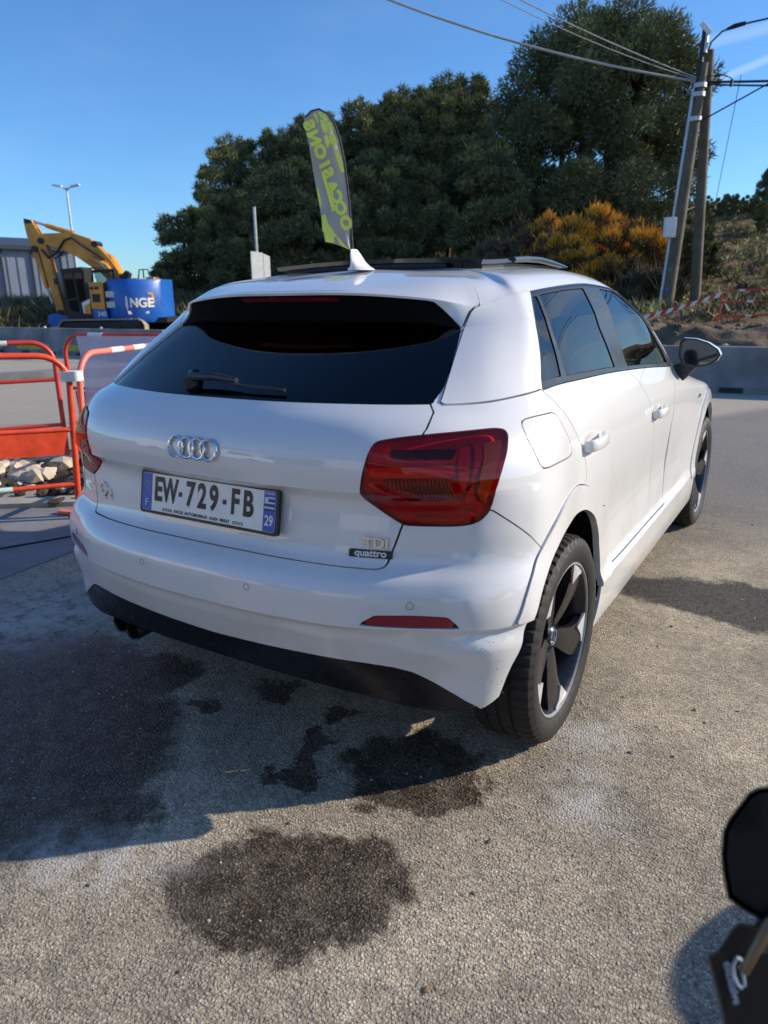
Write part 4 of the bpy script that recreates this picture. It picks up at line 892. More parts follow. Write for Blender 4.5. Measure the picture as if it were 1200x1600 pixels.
cut('fbumper','grille',[(5.8,.30),(5.0,.32),(4.86,.50),(4.98,.74),(5.8,.76)],.003)
WP='white_paint'
def dents(p):
    o=np.zeros(len(p))
    for (c,ry,rz_,dp) in DENTS:
        m_=p[:,0]>.6; q=((p[:,1]-c[1])/ry)**2+((p[:,2]-c[2])/rz_)**2; o-=m_*dp*np.exp(-q*1.3)
    # shallow hollow along the lower doors
    o-=.006*np.exp(-((p[:,2]-.66)/.14)**2)*(p[:,1]>1.15)*(p[:,1]<2.8)*(p[:,0]>.7)
    return o
# --- C-shaped hollows of the tail panel either side of the plate
emit('body_shell',REG['body'],WP,CAR)
tg=emit('tailgate',REG['tailgate'],WP,CAR)
sp_=emit('roof_spoiler',REG['spoiler'],WP,CAR,off=.004,wall=-.02)
bp_=emit('rear_bumper',REG['bumper'],WP,CAR,off=.001)
df_=emit('rear_diffuser',REG['diffuser'],'diffuser_black',CAR,off=-.004,wall=-.01)
for s_ in 'rl': emit('reflector',REG['refl'],'red_reflector',bp_,off=-.002,mode=s_)
wn_=emit('rear_window',REG['rwin'],'privacy_glass',CAR,off=-.003)
bd_=emit('spoiler_blade',REG['band'],'cavity_black',sp_,off=-.001,wall=-.012)
emit('brake_light',REG['brake'],'brake_red',sp_,off=-.002)
both('rear_pillar_panel','blade',WP,CAR,off=.004,wall=-.015)
both('window_frame','dlo','frame_black',CAR,off=.000,wall=-.012)
both('window_trim','topstrip','window_trim',CAR,off=.003,wall=-.006)
both('quarter_window','glq','privacy_glass',CAR,off=-.003,wall=-.004)
both('arch_trim','arch_r',WP,CAR,off=.007,wall=-.022); both('arch_trim','arch_f',WP,CAR,off=.007,wall=-.022)
both('fuel_flap' ,'flap',WP,CAR)[1].name='side_panel_flap'
RDR=both('rear_door','rdoor',WP,CAR,extra=dents); FDR=both('front_door','fdoor',WP,CAR,extra=dents)
for D_,k,gm in ((RDR,'glr','privacy_glass'),(FDR,'glf','tinted_glass')):
    for o_,s_ in zip(D_,'rl'): emit('window',REG[k],gm,o_,off=-.003,wall=-.004,mode=s_)
emit('bonnet',REG['hood'],WP,CAR); emit('windscreen',REG['wscreen'],'tinted_glass',CAR,off=-.002,wall=-.004)
fb_=emit('front_bumper',REG['fbumper'],WP,CAR); emit('grille',REG['grille'],'satin_black',fb_,off=-.01); both('headlight','hlamp','lamp_clear',CAR)
gp=emit('panel_gap',GAP,'gap_dark',CAR,off=-.009,wall=0)
# inner lining of the cabin
for k in ('body','blade','rdoor','fdoor'):
    q,po=REG[k]; mk=lambda f:UVA[f][:,1].min()>.93
    m_=UVA[q][:,:,1].min(1)>.93; emit('cabin_lining',(q[m_],[f for f in po if mk(np.array(f))]),'lining',CAR,off=-.028,wall=0)
# --- tail lamps
def lampset(s_):
    hs=emit('taillight',REG['lamp'],'lamp_dark',CAR,off=-.018,wall=.017,mode=s_)
    REG['L']=REG['lamp']
    def pc(nm,poly,mat,off,ch=0):
        cut('L','Lx',chaikin(poly,ch) if ch else poly,.003,keepgap=False); emit(nm,REG['Lx'],mat,hs,off=off,wall=-.007,mode=s_)
    pc('sunlit_reflector',TR['lamp_orange'],'lamp_orange_m',-.0012)  # orange corner: sunlight on the lamp, put into its colour
    pc('light_guide',TR['lamp_redbar'],'lamp_bright',-.0015)
    pc('light_guide',TR['lamp_blade'],'lamp_bright',-.004)
    pc('inner_panel',TR['lamp_upper_in'],'lamp_black',-.012)
    pc('light_guide',TR['lamp_upper'],'lamp_red',-.006)
    pc('grille_panel',TR['lamp_grille'],'lamp_black',-.013)
    pc('reflector_panel',[(.535,.812),(.76,.818),(.765,.785),(.60,.783),(.56,.783),(.535,.79)],'lamp_bright',-.007)
    pc('reverse_light',TR['lamp_rev'],'lamp_clear',-.007)
    pc('light_guide',[(.775,.700),(.82,.683),(.808,.668)],'lamp_bright',-.005)
    pc('inner_panel',[(.765,.855),(.775,.735),(.80,.77),(.805,.82),(.795,.86)],'lamp_red',-.008)
    for o_ in hs.children: pass
    sg=1 if s_=='r' else -1
    mb=MB()
    for k in range(17):
        u=.592+k*.0102; v0=.722+max(0,(.66-u))*.28; v1=.778
        a_=S(u,v0)*[sg,1,1]; b_=S(u,v1)*[sg,1,1]; n_=NRM(np.array([u]),np.array([.75]))[0]*[sg,1,1]
        mb.tube([Vector(a_-n_*.009),Vector(b_-n_*.009)],.0016,6)
    mb.build('grille_ribs','lamp_red',hs)
    # lens: side part tinted orange for the sun on it, red rest
    REG['L']=REG['lamp']; cut('L','Lx',TR['lamp_orange'])
    emit('side_lens',REG['Lx'],'sunlit_lens',hs,off=.0035,wall=0,mode=s_); emit('lens',REG['L'],'red_lens',hs,off=.0035,wall=0,mode=s_)
lampset('r'); lampset('l')
# --- helpers on the surface
def SP_(u,v,sg=1,off=0):
    p=S(u,v); n=NRM(np.array([u]),np.array([v]))[0]; du=S(u+.003,v)-S(u-.003,v) if u>.004 else np.array([1.,0,0])
    if u<=.004: n[0]=0; n/=np.linalg.norm(n)
    p=p*[sg,1,1]+n*[sg,1,1]*off; n=Vector(n*[sg,1,1]); t=Vector(du*[sg,1,1])*sg; t.normalize()
    b=n.cross(t).normalized(); t=b.cross(n)
    return Matrix((t,b,n)).transposed().to_4x4(), Vector(p)
def onsurf(ob,u,v,sg=1,off=0):
    Mx,p=SP_(u,v,sg,off); ob.matrix_local=Matrix.Translation(p)@Mx; return ob
# badges
RY=SP_(.0,.822,1,.0)
mb=MB()
for k in range(4):
    cx=(k-1.5)*.0415; pr=[]
    for i in range(40):
        t=6.2832*i/40; pr.append((cx+.0285*math.cos(t),.0285*math.sin(t),.006+.002*math.sin(t*2+k)))
    mb.tube(pr,.0042,8,closed=True)
o=mb.build('rings_badge','chrome',tg); onsurf(o,0,.822)
def badge(txt,u,v,sg,size,mat,sx=1,dep=.0015,bold=0,space=1,name='badge_lettering',off=.002):
    o=link(name,textmesh(txt,size,dep,sx,.0004,'CENTER',bold,space),mat,tg); return onsurf(o,u,v,sg,off)
badge('Q',.515,.618,-1,.062,'chrome',1.15,dep=.003,bold=.0012); badge('2',.470,.608,-1,.042,'chrome',1.3,dep=.003,bold=.0010)
badge('TDI',.537,.600,1,.038,'chrome',1.12,dep=.003,bold=.0009)
o=MB().prism(rrect(.118,.021,.004),0,.003,'z').build('badge_plate','plate_black',tg); onsurf(o,.524,.572,1,.001)
badge('quattro',.524,.5735,1,.0255,'signal_white',1.12,.001,.0003,name='badge_script',off=.005)
# licence plate
PL=empty('licence_plate',(0,0,0)); PL.parent=CAR
c_=Vector((0,.100,.834)); ang=R(90)-.0; 
PL.matrix_local=Matrix.Translation(c_)@Matrix.Rotation(R(90)-.19,4,'X')
MB().prism(rrect(.535,.131,.010),-.012,0,'z').build('plate_frame','plate_black',PL)
MB().prism(rrect(.516,.112,.006),0,.002,'z').build('plate_face','plate_white',PL)
MB().prism([(-.258,-.055),(-.217,-.055),(-.217,.055),(-.258,.055)],.002,.0026,'z').build('plate_band','plate_blue',PL,None)
MB().prism([(.217,-.055),(.258,-.055),(.258,.055),(.217,.055)],.002,.0026,'z').build('plate_band','plate_blue',PL,None)
def ptxt(t,x,y,size,mat,sx=1,bold=0,space=1,z=.0028):
    o=link('plate_lettering',textmesh(t,size,.0003,sx,0,'CENTER',bold,space),mat,PL); o.location=(x,y,z); return o
for t,x in (('E',-.190),('W',-.141),('·',-.098),('7',-.058),('2',-.012),('9',.034),('·',.075),('F',.114),('B',.162)):
    if t=='·': MB().prism(rrect(.014,.014,.003),.0026,.003,'z').build('plate_dash','plate_black',PL,None).location=(x,.006,0)
    else: ptxt(t,x,.008,.098 ,'plate_black',.62 if t=='W' else .70,.0033)
ptxt('F',-.2375,-.034,.030,'signal_white'); ptxt('29',.2375,-.026,.040,'signal_white',.75,.0008)
ptxt('FINISTÈRE',.2375,.049,.0085,'signal_white',.9)
for k in range(6): MB().box((.2375+(.006 if k<3 else 0),.038-k*.0068,.0028),(.024 if k<3 else .036,.0036,.0004)).build('plate_stripe','signal_white' if k%2==0 else 'plate_black',PL,None)
MB().box((.2265,.030,.0029),(.012,.016,.0004)).build('plate_stripe','sign_white',PL,None)
ptxt('EXCEL AUTOMOBILES  AUDI  BREST',-.012,-.0475,.0125,'plate_black',1.0,.0003,1.1); ptxt('(OOO)',-.150,-.0475,.0125,'plate_black'); ptxt('(OOO)',.128,-.0475,.0125,'plate_black')
for k in range(12):
    a=k*math.pi/6; MB().box((-.2375+.0105*math.cos(a),.022+.0105*math.sin(a),.0028),(.0026,.0026,.0004)).build('plate_star','yellow_paint',PL,None)
# wiper
mb=MB(); Mx,p=SP_(.0,1.0)
pts=[]
for u,v,h,sg in ((.135,.995,.012,-1),(.10,1.008,.028,-1),(.0,1.005,.030,1),(.10,1.0,.026,1),(.165,.998,.022,1)):
    pts.append(SP_(u,v,sg,h)[1])
mb=MB(); mb.tube([SP_(.175,1.035,-1,.012)[1],SP_(.165,1.018,-1,.022)[1],SP_(.14,1.004,-1,.026)[1],SP_(.05,1.008,-1,.026)[1],SP_(.04,1.004,1,.022)[1]],[.009,.012,.0125,.011,.008],10)
WIP=mb.build('wiper','satin_black',CAR)
mb=MB(); mb.tube([SP_(.02,1.0,1,.014)[1],SP_(.10,.995,1,.012)[1],SP_(.215,.992,1,.010)[1]],.005,8); mb.build('wiper_blade','satin_black',WIP)
mb=MB(); mb.tube([SP_(.155,1.0,-1,-.002)[1],SP_(.155,1.0,-1,.030)[1]],[.022,.016],14); mb.build('wiper_cap','satin_black',WIP)
# parking sensors
for u,v in ((.205,.452),(.655,.450)):
    for sg in (1,-1):
        mb=MB(); mb.tube([(.0095*math.cos(a),.0095*math.sin(a),0) for a in [6.2832*i/20 for i in range(20)]],.0006,6,closed=True); o=mb.build('parking_sensor','window_trim',bp_); onsurf(o,u,v,sg,.0012)
# flat disc inside sensors keeps body colour
# exhaust pipes, left
EX=[(-.555,.185,.288),(-.475,.17,.284)]
for x,y,z in EX:
    mb=MB(); mb.lathe([(.10,.033),(0,.036),(-.004,.034),(.0,.030),(.09,.028),(.10,.0)],24,'y',center=(x,y,z)); mb.build('exhaust_pipe','rim_dark',CAR,40)
# wheels
def wheel_meshes():
    out={}
    # tyre, axis x, outer side at +x ; centre plane x=0 ; width .235
    mb=MB(); n=228; prof=[]
    half=[(-.095,.243),(-.110,.258),(-.1175,.280),(-.116,.305),(-.104,.325),(-.085,.3335),(-.052,.3348),(-.050,.327),(-.042,.327),(-.040,.3352),(-.006,.3355),(-.004,.3275),(.004,.3275),(.006,.3355),(.040,.3352),(.042,.327),(.050,.327),(.052,.3348),(.085,.3335),(.104,.325),(.116,.305),(.1175,.280),(.110,.258),(.1055,.252),(.1075,.250),(.095,.243)]
    vs=[];fs=[];k=len(half)
    for i in range(n):
        t=2*math.pi*i/n
        for j,(h,r_) in enumerate(half):
            rr_=r_
            if i%4==0 and r_>.3325 : rr_=r_-.006
            if i%4==0 and .32<r_<.3335 and abs(h)>.08: rr_=r_-.007
            sk=(abs(h))*.10
            vs.append((h,rr_*math.cos(t+sk),rr_*math.sin(t+sk)))
    for i in range(n):
        for j in range(k-1): a_=i*k+j; b_=((i+1)%n)*k+j; fs.append((a_,b_,b_+1,a_+1))
    mb.add(vs,fs); out['tyre']=mb
    mb=MB(); mb.lathe([(.098,.250),(.104,.249),(.105,.243),(.098,.240)],72); out['rim_edge']=mb
    mb=MB(); mb.lathe([(.098,.2405),(.085,.232),(.02,.222),(-.05,.215),(-.10,.225),(-.10,.243)],72); out['rim_barrel']=mb
    mb=MB(); mb.lathe([(-.045,.0),(-.045,.06),(-.02,.06),(-.018,.165),(-.030,.165),(-.030,.06)],48); out['brake_disc']=mb
    sp=[]
    for s in range(5):
        A0=R(50+72*s); mb=MB(); m2=MB()
        # five swept vanes: leading edge bowed, trailing edge nearly straight
        rs=[.040,.075,.11,.145,.18,.21,.238]
        le=[35,23,16,14,15,18,21]; te=[-35,-28,-24,-22,-20,-17,-14]; ri=[0,-3,-4,-3,-1,2,5]; dx=[.062,.070,.078,.084,.090,.095,.098]
        def pt(r_,a_,x_): return (x_,r_*math.cos(A0+R(a_)),r_*math.sin(A0+R(a_)))
        vs=[];fs=[]
        for r_,l_,t_,c_,d_ in zip(rs,le,te,ri,dx):
            vs+=[pt(r_,l_,d_-.030),pt(r_,l_*.98,d_-.006),pt(r_,c_,d_),pt(r_,t_*.98,d_-.012),pt(r_,t_,d_-.036)]
        for i in range(len(rs)-1):
            for j in range(4): a_=i*5+j; fs.append((a_,a_+1,a_+6,a_+5))
            fs.append((i*5+4,i*5,i*5+5,i*5+9))
        fs.append((0,1,2,3,4)); e=(len(rs)-1)*5; fs.append((e+4,e+3,e+2,e+1,e))
        mb.add(vs,fs)
        vs=[];
        q=[(.178,11.8),(.236,21.5),(.243,21.5),(.243,-3),(.232,-3),(.215,3)]
        f1=[pt(r_,a_,.0985 if r_>.2 else .0935) for r_,a_ in q]; f2=[pt(r_,a_,.088) for r_,a_ in q]; n_=len(q)
        m2.add(f1+f2,[tuple(range(n_)),tuple(range(2*n_-1,n_-1,-1))]+[(i,i+n_,(i+1)%n_+n_,(i+1)%n_) for i in range(n_)])
        sp.append((mb,m2))
    out['spokes']=sp
    mb=MB(); mb.lathe([(.062,.0),(.064,.030),(.058,.036),(.03,.040),(.0,.055)],32); out['hub']=mb
    mb=MB(); mb.lathe([(.0655,.0),(.0655,.012),(.0645,.0145),(.062,.0145)],20); out['cap']=mb
    mb=MB(); mb.lathe([(.0645,.024),(.0668,.0255),(.0645,.027)],28); out['cap_ring']=mb
    mb=MB(); mb.box((-.02,-.10,.10),(.07,.09,.12),bev=.01); out['caliper']=mb
    return out
WM=wheel_meshes()
def make_wheel():
    w_=WM['tyre'].build('tyre','rubber',None,28,fix=True)
    WH=bpy.data.objects.new('wheel',None); COL.objects.link(WH); WH.parent=CAR
    w_.parent=WH
    WM['rim_edge'].build('rim_edge','rim_lip',WH,30); WM['rim_barrel'].build('rim_barrel','rim_dark',WH,30); WM['brake_disc'].build('brake_disc','brake_metal',WH,30)
    for a_,b_ in WM['spokes']: a_.build('spoke','rim_dark',WH,25); b_.build('spoke_facet','rim_silver',WH,20)
    WM['hub'].build('hub','rim_dark',WH,30); WM['cap'].build('hub_cap','gloss_black',WH,30); WM['cap_ring'].build('hub_ring','chrome',WH,40); WM['caliper'].build('caliper','orange_caliper',WH,30)
    for k in range(5):
        mb=MB(); a_=R(14+72*k); mb.lathe([(.056,.0),(.056,.006),(.061,.009),(.050,.010)],10,center=(0,.045*math.cos(a_),.045*math.sin(a_))); mb.build('wheel_bolt','rim_dark',WH,30)
    return WH
W1=make_wheel(); W1.location=(.782,.735,.3355)
for c_ in W1.children: c_.scale=(.9,1,1)
for x,y,f_ in ((.782,3.335,0),(-.782,.735,1),(-.782,3.335,1)):
    c_=copytree(W1,CAR); c_.location=(x,y,.3355); c_.rotation_euler=(R(23) if not f_ else 0,0,math.pi if f_ else 0)
for yc in (.735,3.335):
    for sg in (1,-1):
        mb=MB(); mb.lathe([(.50,.0),(.50,.415),(.850,.415)],36,arc=(R(4),R(176)),center=(0,yc-.01,.335)); 
        if sg<0: mb.v=[(-v[0],v[1],v[2]) for v in mb.v]
        mb.build('wheel_housing','cavity_black',CAR,40,fix=False)
mb=MB(); mb.box((0,2.03,.28),(.98,3.4,.10)); mb.box((0,2.03,.27),(1.60,1.75,.10)); mb.box((0,.42,.36),(1.0,.2,.10)); mb.build('underbody','cavity_black',CAR,None)
# rocker closing strip
# door handles
for D_,c_ in ((RDR,(.878,.905,.945)),(FDR,(.877,1.875,.905))):
    for o_,sg in zip(D_,(1,-1)):
        mb=MB(); x=c_[0]; L_=.092
        # flat grip bar, bowed outwards, square-ended
        st=[(-1,.010,.016),(-.93,.021,.0175),(-.6,.030,.018),(0,.034,.018),(.6,.030,.018),(.93,.022,.0175),(1,.012,.016)]
        sec=[(-.010,-.7),(-.010,.7),(-.006,1),(.003,1),(.007,.72),(.007,-.72),(.003,-1),(-.006,-1)]
        vs=[(sg*(x+h+a_),c_[1]+t_*L_,c_[2]+.001*t_+b_*hh) for t_,h,hh in st for a_,b_ in sec]; K_=len(sec)
        fs=[(j*K_+i,j*K_+(i+1)%K_,(j+1)*K_+(i+1)%K_,(j+1)*K_+i) for j in range(len(st)-1) for i in range(K_)]+[tuple(range(K_)),tuple((len(st)-1)*K_+i for i in range(K_))[::-1]]
        mb.add(vs,fs)
        mb.build('handle',WP,o_,50)
# side mirrors
for o_,sg in zip(FDR,(1,-1)):
    ol=[(.826,1.085),(.826,1.150),(.845,1.170),(.90,1.166),(.955,1.148),(1.000,1.118),(1.014,1.092),(1.000,1.064),(.965,1.040),(.90,1.030),(.848,1.036)]
    mb=MB(); n=len(ol); cx=.92;cz=1.10; vs=[]
    prof=[(2.535,.97),(2.528,1.0),(2.56,1.02),(2.61,.96),(2.66,.78),(2.69,.50),(2.70,.2)]
    for y,s_ in prof:
        for (x,z) in ol: vs.append((sg*(cx+(x-cx)*s_),y+(x-.92)*.15,cz+(z-cz)*s_))
    fs=[]
    for k in range(len(prof)-1):
        for i in range(n): fs.append((k*n+i,k*n+(i+1)%n,(k+1)*n+(i+1)%n,(k+1)*n+i))
    fs.append(tuple((len(prof)-1)*n+i for i in range(n)))
    mb.add(vs,fs); MR=mb.build('side_mirror',WP,CAR,50)
    mb=MB(); vs=[]
    for y,s_ in ((2.545,.965),(2.527,.985),(2.524,.90),(2.545,.865)):
        for (x,z) in ol: vs.append((sg*(cx+(x-cx)*s_),y+(x-.92)*.15,cz+(z-cz)*s_))
    fs=[]
    for k in range(3):
        for i in range(n): fs.append((k*n+i,k*n+(i+1)%n,(k+1)*n+(i+1)%n,(k+1)*n+i))
    mb.add(vs,fs); mb.build('mirror_rim','satin_black',MR,40)
    mb=MB(); vs=[(sg*(cx+(x-cx)*.88),2.541+(x-.92)*.16,cz+(z-cz)*.88) for x,z in ol]; mb.add(vs,[tuple(range(n))]); mb.build('mirror_glass','mirror_glass',MR,None)
    mb=MB(); mb.prism([(sg*.80,1.035),(sg*.80,.985),(sg*.845,.955),(sg*.875,.990),(sg*.905,1.034),(sg*.84,1.05)],2.555,2.64,'y'); mb.build('mirror_arm','satin_black',MR,30)
# lower mirror skirt
# sunroof: raised dark glass panel with frame and guide rails
mb=MB(); pts=[]
def srz(y): return 1.516+.020*sst(1.0,1.5,y)-.022*sst(1.5,1.95,y)
ys=[1.02,1.08,1.2,1.35,1.5,1.65,1.78,1.86]
vs=[];fs=[];xs=[-.44,-.40,-.25,-.1,.1,.25,.40,.44]
for y in ys:
    for x in xs: vs.append((x,y,srz(y)-.015*(abs(x)/.44)**2))
m_=len(xs)
for j in range(len(ys)-1):
    for i in range(m_-1): fs.append((j*m_+i,j*m_+i+1,(j+1)*m_+i+1,(j+1)*m_+i))
b=len(vs); vs+=[(v[0]*.985,v[1],v[2]-.014) for v in vs]; fs+=[tuple(i+b for i in f[::-1]) for f in fs[:]]
bd=[i for i in range(m_)]+[j*m_+m_-1 for j in range(1,len(ys))]+[(len(ys)-1)*m_+i for i in range(m_-2,-1,-1)]+[j*m_ for j in range(len(ys)-2,0,-1)]
for i in range(len(bd)): a_,c_=bd[i],bd[(i+1)%len(bd)]; fs.append((c_,a_,a_+b,c_+b))
SR=mb.add(vs,fs).build('sunroof_panel','gloss_black',CAR,30)
for sg in (1,-1):
    mb=MB(); mb.tube([(sg*.445,y,srz(y)-.020) for y in (1.28,1.4,1.55,1.7,1.82,1.90)],[.010,.012,.012,.011,.008,.003],8); mb.build('panel_edge','window_trim',SR,40)
    mb=MB(); mb.box((sg*.33,1.08,1.492),(.03,.05,.03)); mb.build('panel_hinge','satin_black',SR,None)
mb=MB(); mb.prism([(-.42,1.06),(.42,1.06),(.42,1.84),(-.42,1.84)],1.470,1.497,'z'); mb.build('sunroof_frame','satin_black',CAR,None)
mb=MB(); mb.tube([(-.30,1.035,1.490),(.30,1.035,1.490)],.012,8); mb.build('wind_seal','satin_black',SR)
# antenna fin
mb=MB(); vs=[];fs=[]
sec=[(0,.040,.070,.0),(.006,.036,.066,.002),(.014,.022,.058,.008),(.030,.012,.046,.022),(.052,.008,.034,.036),(.068,.004,.020,.046)]
K=14
for z,wx,ly,sh in sec:
    for k in range(K):
        a_=6.2832*k/K; vs.append((wx*math.cos(a_),ly*math.sin(a_)*(1 if math.sin(a_)>0 else .95)-sh,z))
for j in range(len(sec)-1):
    for k in range(K): fs.append((j*K+k,j*K+(k+1)%K,(j+1)*K+(k+1)%K,(j+1)*K+k))
fs.append(tuple((len(sec)-1)*K+k for k in range(K)))
o=mb.add(vs,fs).build('antenna',WP,CAR,50); o.location=(.035,.90,1.4755)
# cabin
def seat(x,y,w_=.50,bench=False):
    st=empty('seat' if not bench else 'rear_seat',(x,y,.0)); st.parent=CAR
    MB().box((0,.12,.56),(w_,.50,.18),bev=.05).build('cushion','seat_fabric',st)
    MB().box((0,-.16,.86),(w_*.95,.13,.56),Matrix.Rotation(R(12),3,'X'),bev=.05).build('backrest','seat_fabric',st)
    for hx in ((0,) if not bench else (-.42,.0,.42)):
        MB().box((hx,-.255,1.235),(.25,.09,.17),Matrix.Rotation(R(12),3,'X'),bev=.035).build('headrest','seat_fabric',st)
        MB().tube([(hx-.06,-.23,1.05),(hx-.06,-.25,1.2)],.006,6).build('headrest_post','chrome',st)
seat(.37,1.95); seat(-.37,1.95); seat(0,1.15,1.30,True)
mb=MB(); mb.box((0,2.78,.86),(1.40,.50,.22),bev=.06); mb.build('dashboard','seat_fabric',CAR)
mb=MB(); mb.tube([(-.37+.185*math.cos(a),2.48+.03*math.sin(a),.90+.185*math.sin(a)) for a in [6.2832*i/28 for i in range(28)]],.016,8,closed=True); mb.build('steering_wheel','satin_black',CAR)
mb=MB(); mb.box((0,2.22,.42),(1.5,2.5,.05)); mb.box((0,.80,.86),(1.1,.6,.02)); mb.build('cabin_floor','lining',CAR,None)
# fender badge and water drops
mb=MB(); mb.box((.876,2.98,.838),(.006,.055,.018),bev=.002); mb.build('fender_badge','chrome',CAR)
gd=random.Random(3); mb=MB()
for i in range(90):
    u=gd.gauss(.855,.035); v=min(.36,max(.14,gd.gauss(.25,.07)))
    if u<.78 or u>.95: continue
    Mx,p=SP_(u,v,1,.0012); r_=gd.uniform(.0006,.0018); vs,fs=ROCKS[0]
    mb.add([p+Mx.to_3x3()@Vector((v_.x*r_,v_.y*r_*1.3,v_.z*r_*.5)) for v_ in vs],fs)
o=mb.build('water_drops','water_drop',bp_,60,fix=False); tag(o,kind='stuff')

# ---------------- works barriers, left ----------------
def rail_colours(mb_list,pts,r,bands):
    pass
def barrier(P0,P1,h,label,main='signal_orange',band='signal_white',bandpos=(.30,.62),panel=True,r=.0195,rails=(.60,.24),foot0=True,foot1=True,second=None,group='tubular works barriers',panel_mat=None,mids=(),lean=0):
    P0=Vector(P0);P1=Vector(P1); L_=(P1-P0).length; t=(P1-P0)/L_; ang=math.atan2(t.y,t.x)
    T=empty('works_barrier',P0,ang,label,'barrier',group)
    if lean: T.rotation_mode='QUATERNION'; T.rotation_quaternion=(Matrix.Rotation(R(lean),3,FD)@Matrix.Rotation(ang,3,'Z')).to_quaternion()
    c=.17; pts=[(0,0,.02),(0,0,h-c)]
    for k in range(1,7): a=R(90*k/6); pts.append((c-c*math.cos(a),0,h-c+c*math.sin(a)))
    for k in range(0,7): a=R(90*k/6); pts.append((L_-c+c*math.sin(a),0,h-c+c*math.cos(a)))
    pts+=[(L_,0,.02)]
    MB().tube(pts,r,12).build('frame',main,T,50)
    for f in bandpos:
        x=c+(L_-2*c)*f; MB().tube([(x,0,h),(x+.16,0,h)],r+.0015,12).build('reflective_band',band,T,50)
    for z in rails:
        MB().tube([(0,0,z),(L_,0,z)],r*.8,10).build('rail',main if z>.4 else (second or main),T,50)
    if panel:
        mb=MB(); mb.prism([(.07,.44),(L_-.05,.44),(L_-.03,.595),(.03,.595)],-.008,.008,'y'); mb.build('panel',panel_mat or main,T,20)
    for f,x in ((foot0,0),(foot1,L_)):
        if f: MB().prism([(x-.02,-.22),(x+.02,-.22),(x+.03,.22),(x-.03,.22)],.004,.022,'z').build('foot',main,T,20)
    return T
P0=Vector((-2.650,1.560,0))
b1=barrier(P0,(-3.515,-.125,0),1.06,lean=3.2,label='orange works barrier running off the left edge, with orange panel and mint green lower band',bandpos=(.14,.6))
MB().tube([(.38,0,.24),(1.0,0,.24)],.0175,10).build('rail_band','mint_band',b1,50)
b2=barrier((-2.655,1.64,0),(-3.19,3.08,0),1.065,lean=3.2,label='sunlit pinkish orange works barrier whose top rail runs behind the rear window of the car',main='pale_pink',bandpos=(.17,.42,.68),panel=False,rails=(.62,.26))
b4=barrier((-3.93,2.43,0),(-5.0,.86,0),1.07,'dull red and white works barrier standing behind the front orange one',main='signal_red',panel=False,bandpos=(.10,.5),rails=(.77,.40),group='tubular works barriers')
B3A,B3B=Vector((-4.46,2.92,0)),Vector((-2.95,3.19,0))
b3=barrier(B3A,B3B,1.09,'red works barrier with a pale lilac mesh banner hung on it',main='signal_red',bandpos=(.10,.85),panel=True,rails=(.62,.3))
for c in b3.children:
    if c.name.startswith('panel'): c.scale=(.16,1,1.0); c.location=(.06,0,.0)
# white clip strap round the posts
mb=MB(); mb.prism(rrect(.125,.105,.03),.905,.965,'z'); o=mb.build('post_clip','signal_white',None,30,loc=(-2.595,1.60,0),rot=(0,0,R(35))); tag(o,'white plastic clip strapped round the bundle of orange barrier posts','clip')
# mesh banner
mb=MB(); vs=[];fs=[]; a=B3A+(B3B-B3A)*.10; b=B3A+(B3B-B3A)*1.0; nx_,nz_=36,14
for j in range(nz_+1):
    for i in range(nx_+1):
        t=i/nx_; q=j/nz_; p=a.lerp(b,t); wv=.03*math.sin(t*17+q*3)+.02*math.sin(t*41)*q
        vs.append((p.x+wv*.6+.03,p.y+wv*.6-.03,1.085-q*(.62+.02*math.sin(t*9))))
for j in range(nz_):
    for i in range(nx_): k=j*(nx_+1)+i; fs.append((k,k+1,k+nx_+2,k+nx_+1))
o=mb.add(vs,fs).build('mesh_banner','banner_mesh',None,60,fix=False); tag(o,'pale lilac mesh banner tied on the red barrier in front of the digger','banner')
# ---------------- digger ----------------
gz=0; S_=.0243
strip('digger_pad',[tuple(P3(24.5,-17)[:2]),tuple(P3(24.5,-5)[:2]),tuple(P3(30,-5)[:2]),tuple(P3(30,-17)[:2])],-.05,.30,'dark_soil')
DG=empty('excavator',P3(27.4,-10.25,0),math.atan2(RD.y,RD.x),'yellow tracked excavator with blue rounded counterweight, its boom folded to the left','excavator')
DG.location=(-20.15,16.35,.10); DG.scale=(.865,.865,.865)
def XP(px,py): return ((px-165)*S_,(524-py)*S_)
def pr(name,poly,y0,y1,mat,bev=None,smooth=25):
    mb=MB(); mb.prism([XP(*p) for p in poly],y0,y1,'y'); return mb.build(name,mat,DG,smooth)
# counterweight: curved blue block, facing the road
vs=[];fs=[];K=22
for i in range(K+1):
    t=i/K; x=.12+2.06*t; bulge=.95*math.sin(math.pi*min(1,max(0,(t+.10)/1.15)))**.7
    for z,o_ in ((.60,.10),(.72,0),(1.5,-.02),(2.08,.0),(2.20,.09)): vs.append((x,-.55-bulge+o_,z))
for i in range(K):
    for j in range(4): k=i*5+j; fs.append((k,k+5,k+6,k+1))
for i in (0,K): pass
b=len(vs); vs+=[(.12,.9,.60),(.12,.9,2.2),(2.18,.9,2.2),(2.18,.9,.60)]
fs+=[(0,1,2,3,4,b+1,b),(K*5,b+3,b+2,K*5+4,K*5+3,K*5+2,K*5+1)]
fs+=[tuple([i*5+4 for i in range(K+1)]+[b+2,b+1]),tuple([b,b+3]+[i*5 for i in range(K,-1,-1)])]
cw=MB().add(vs,fs).build('counterweight','digger_blue',DG,40)
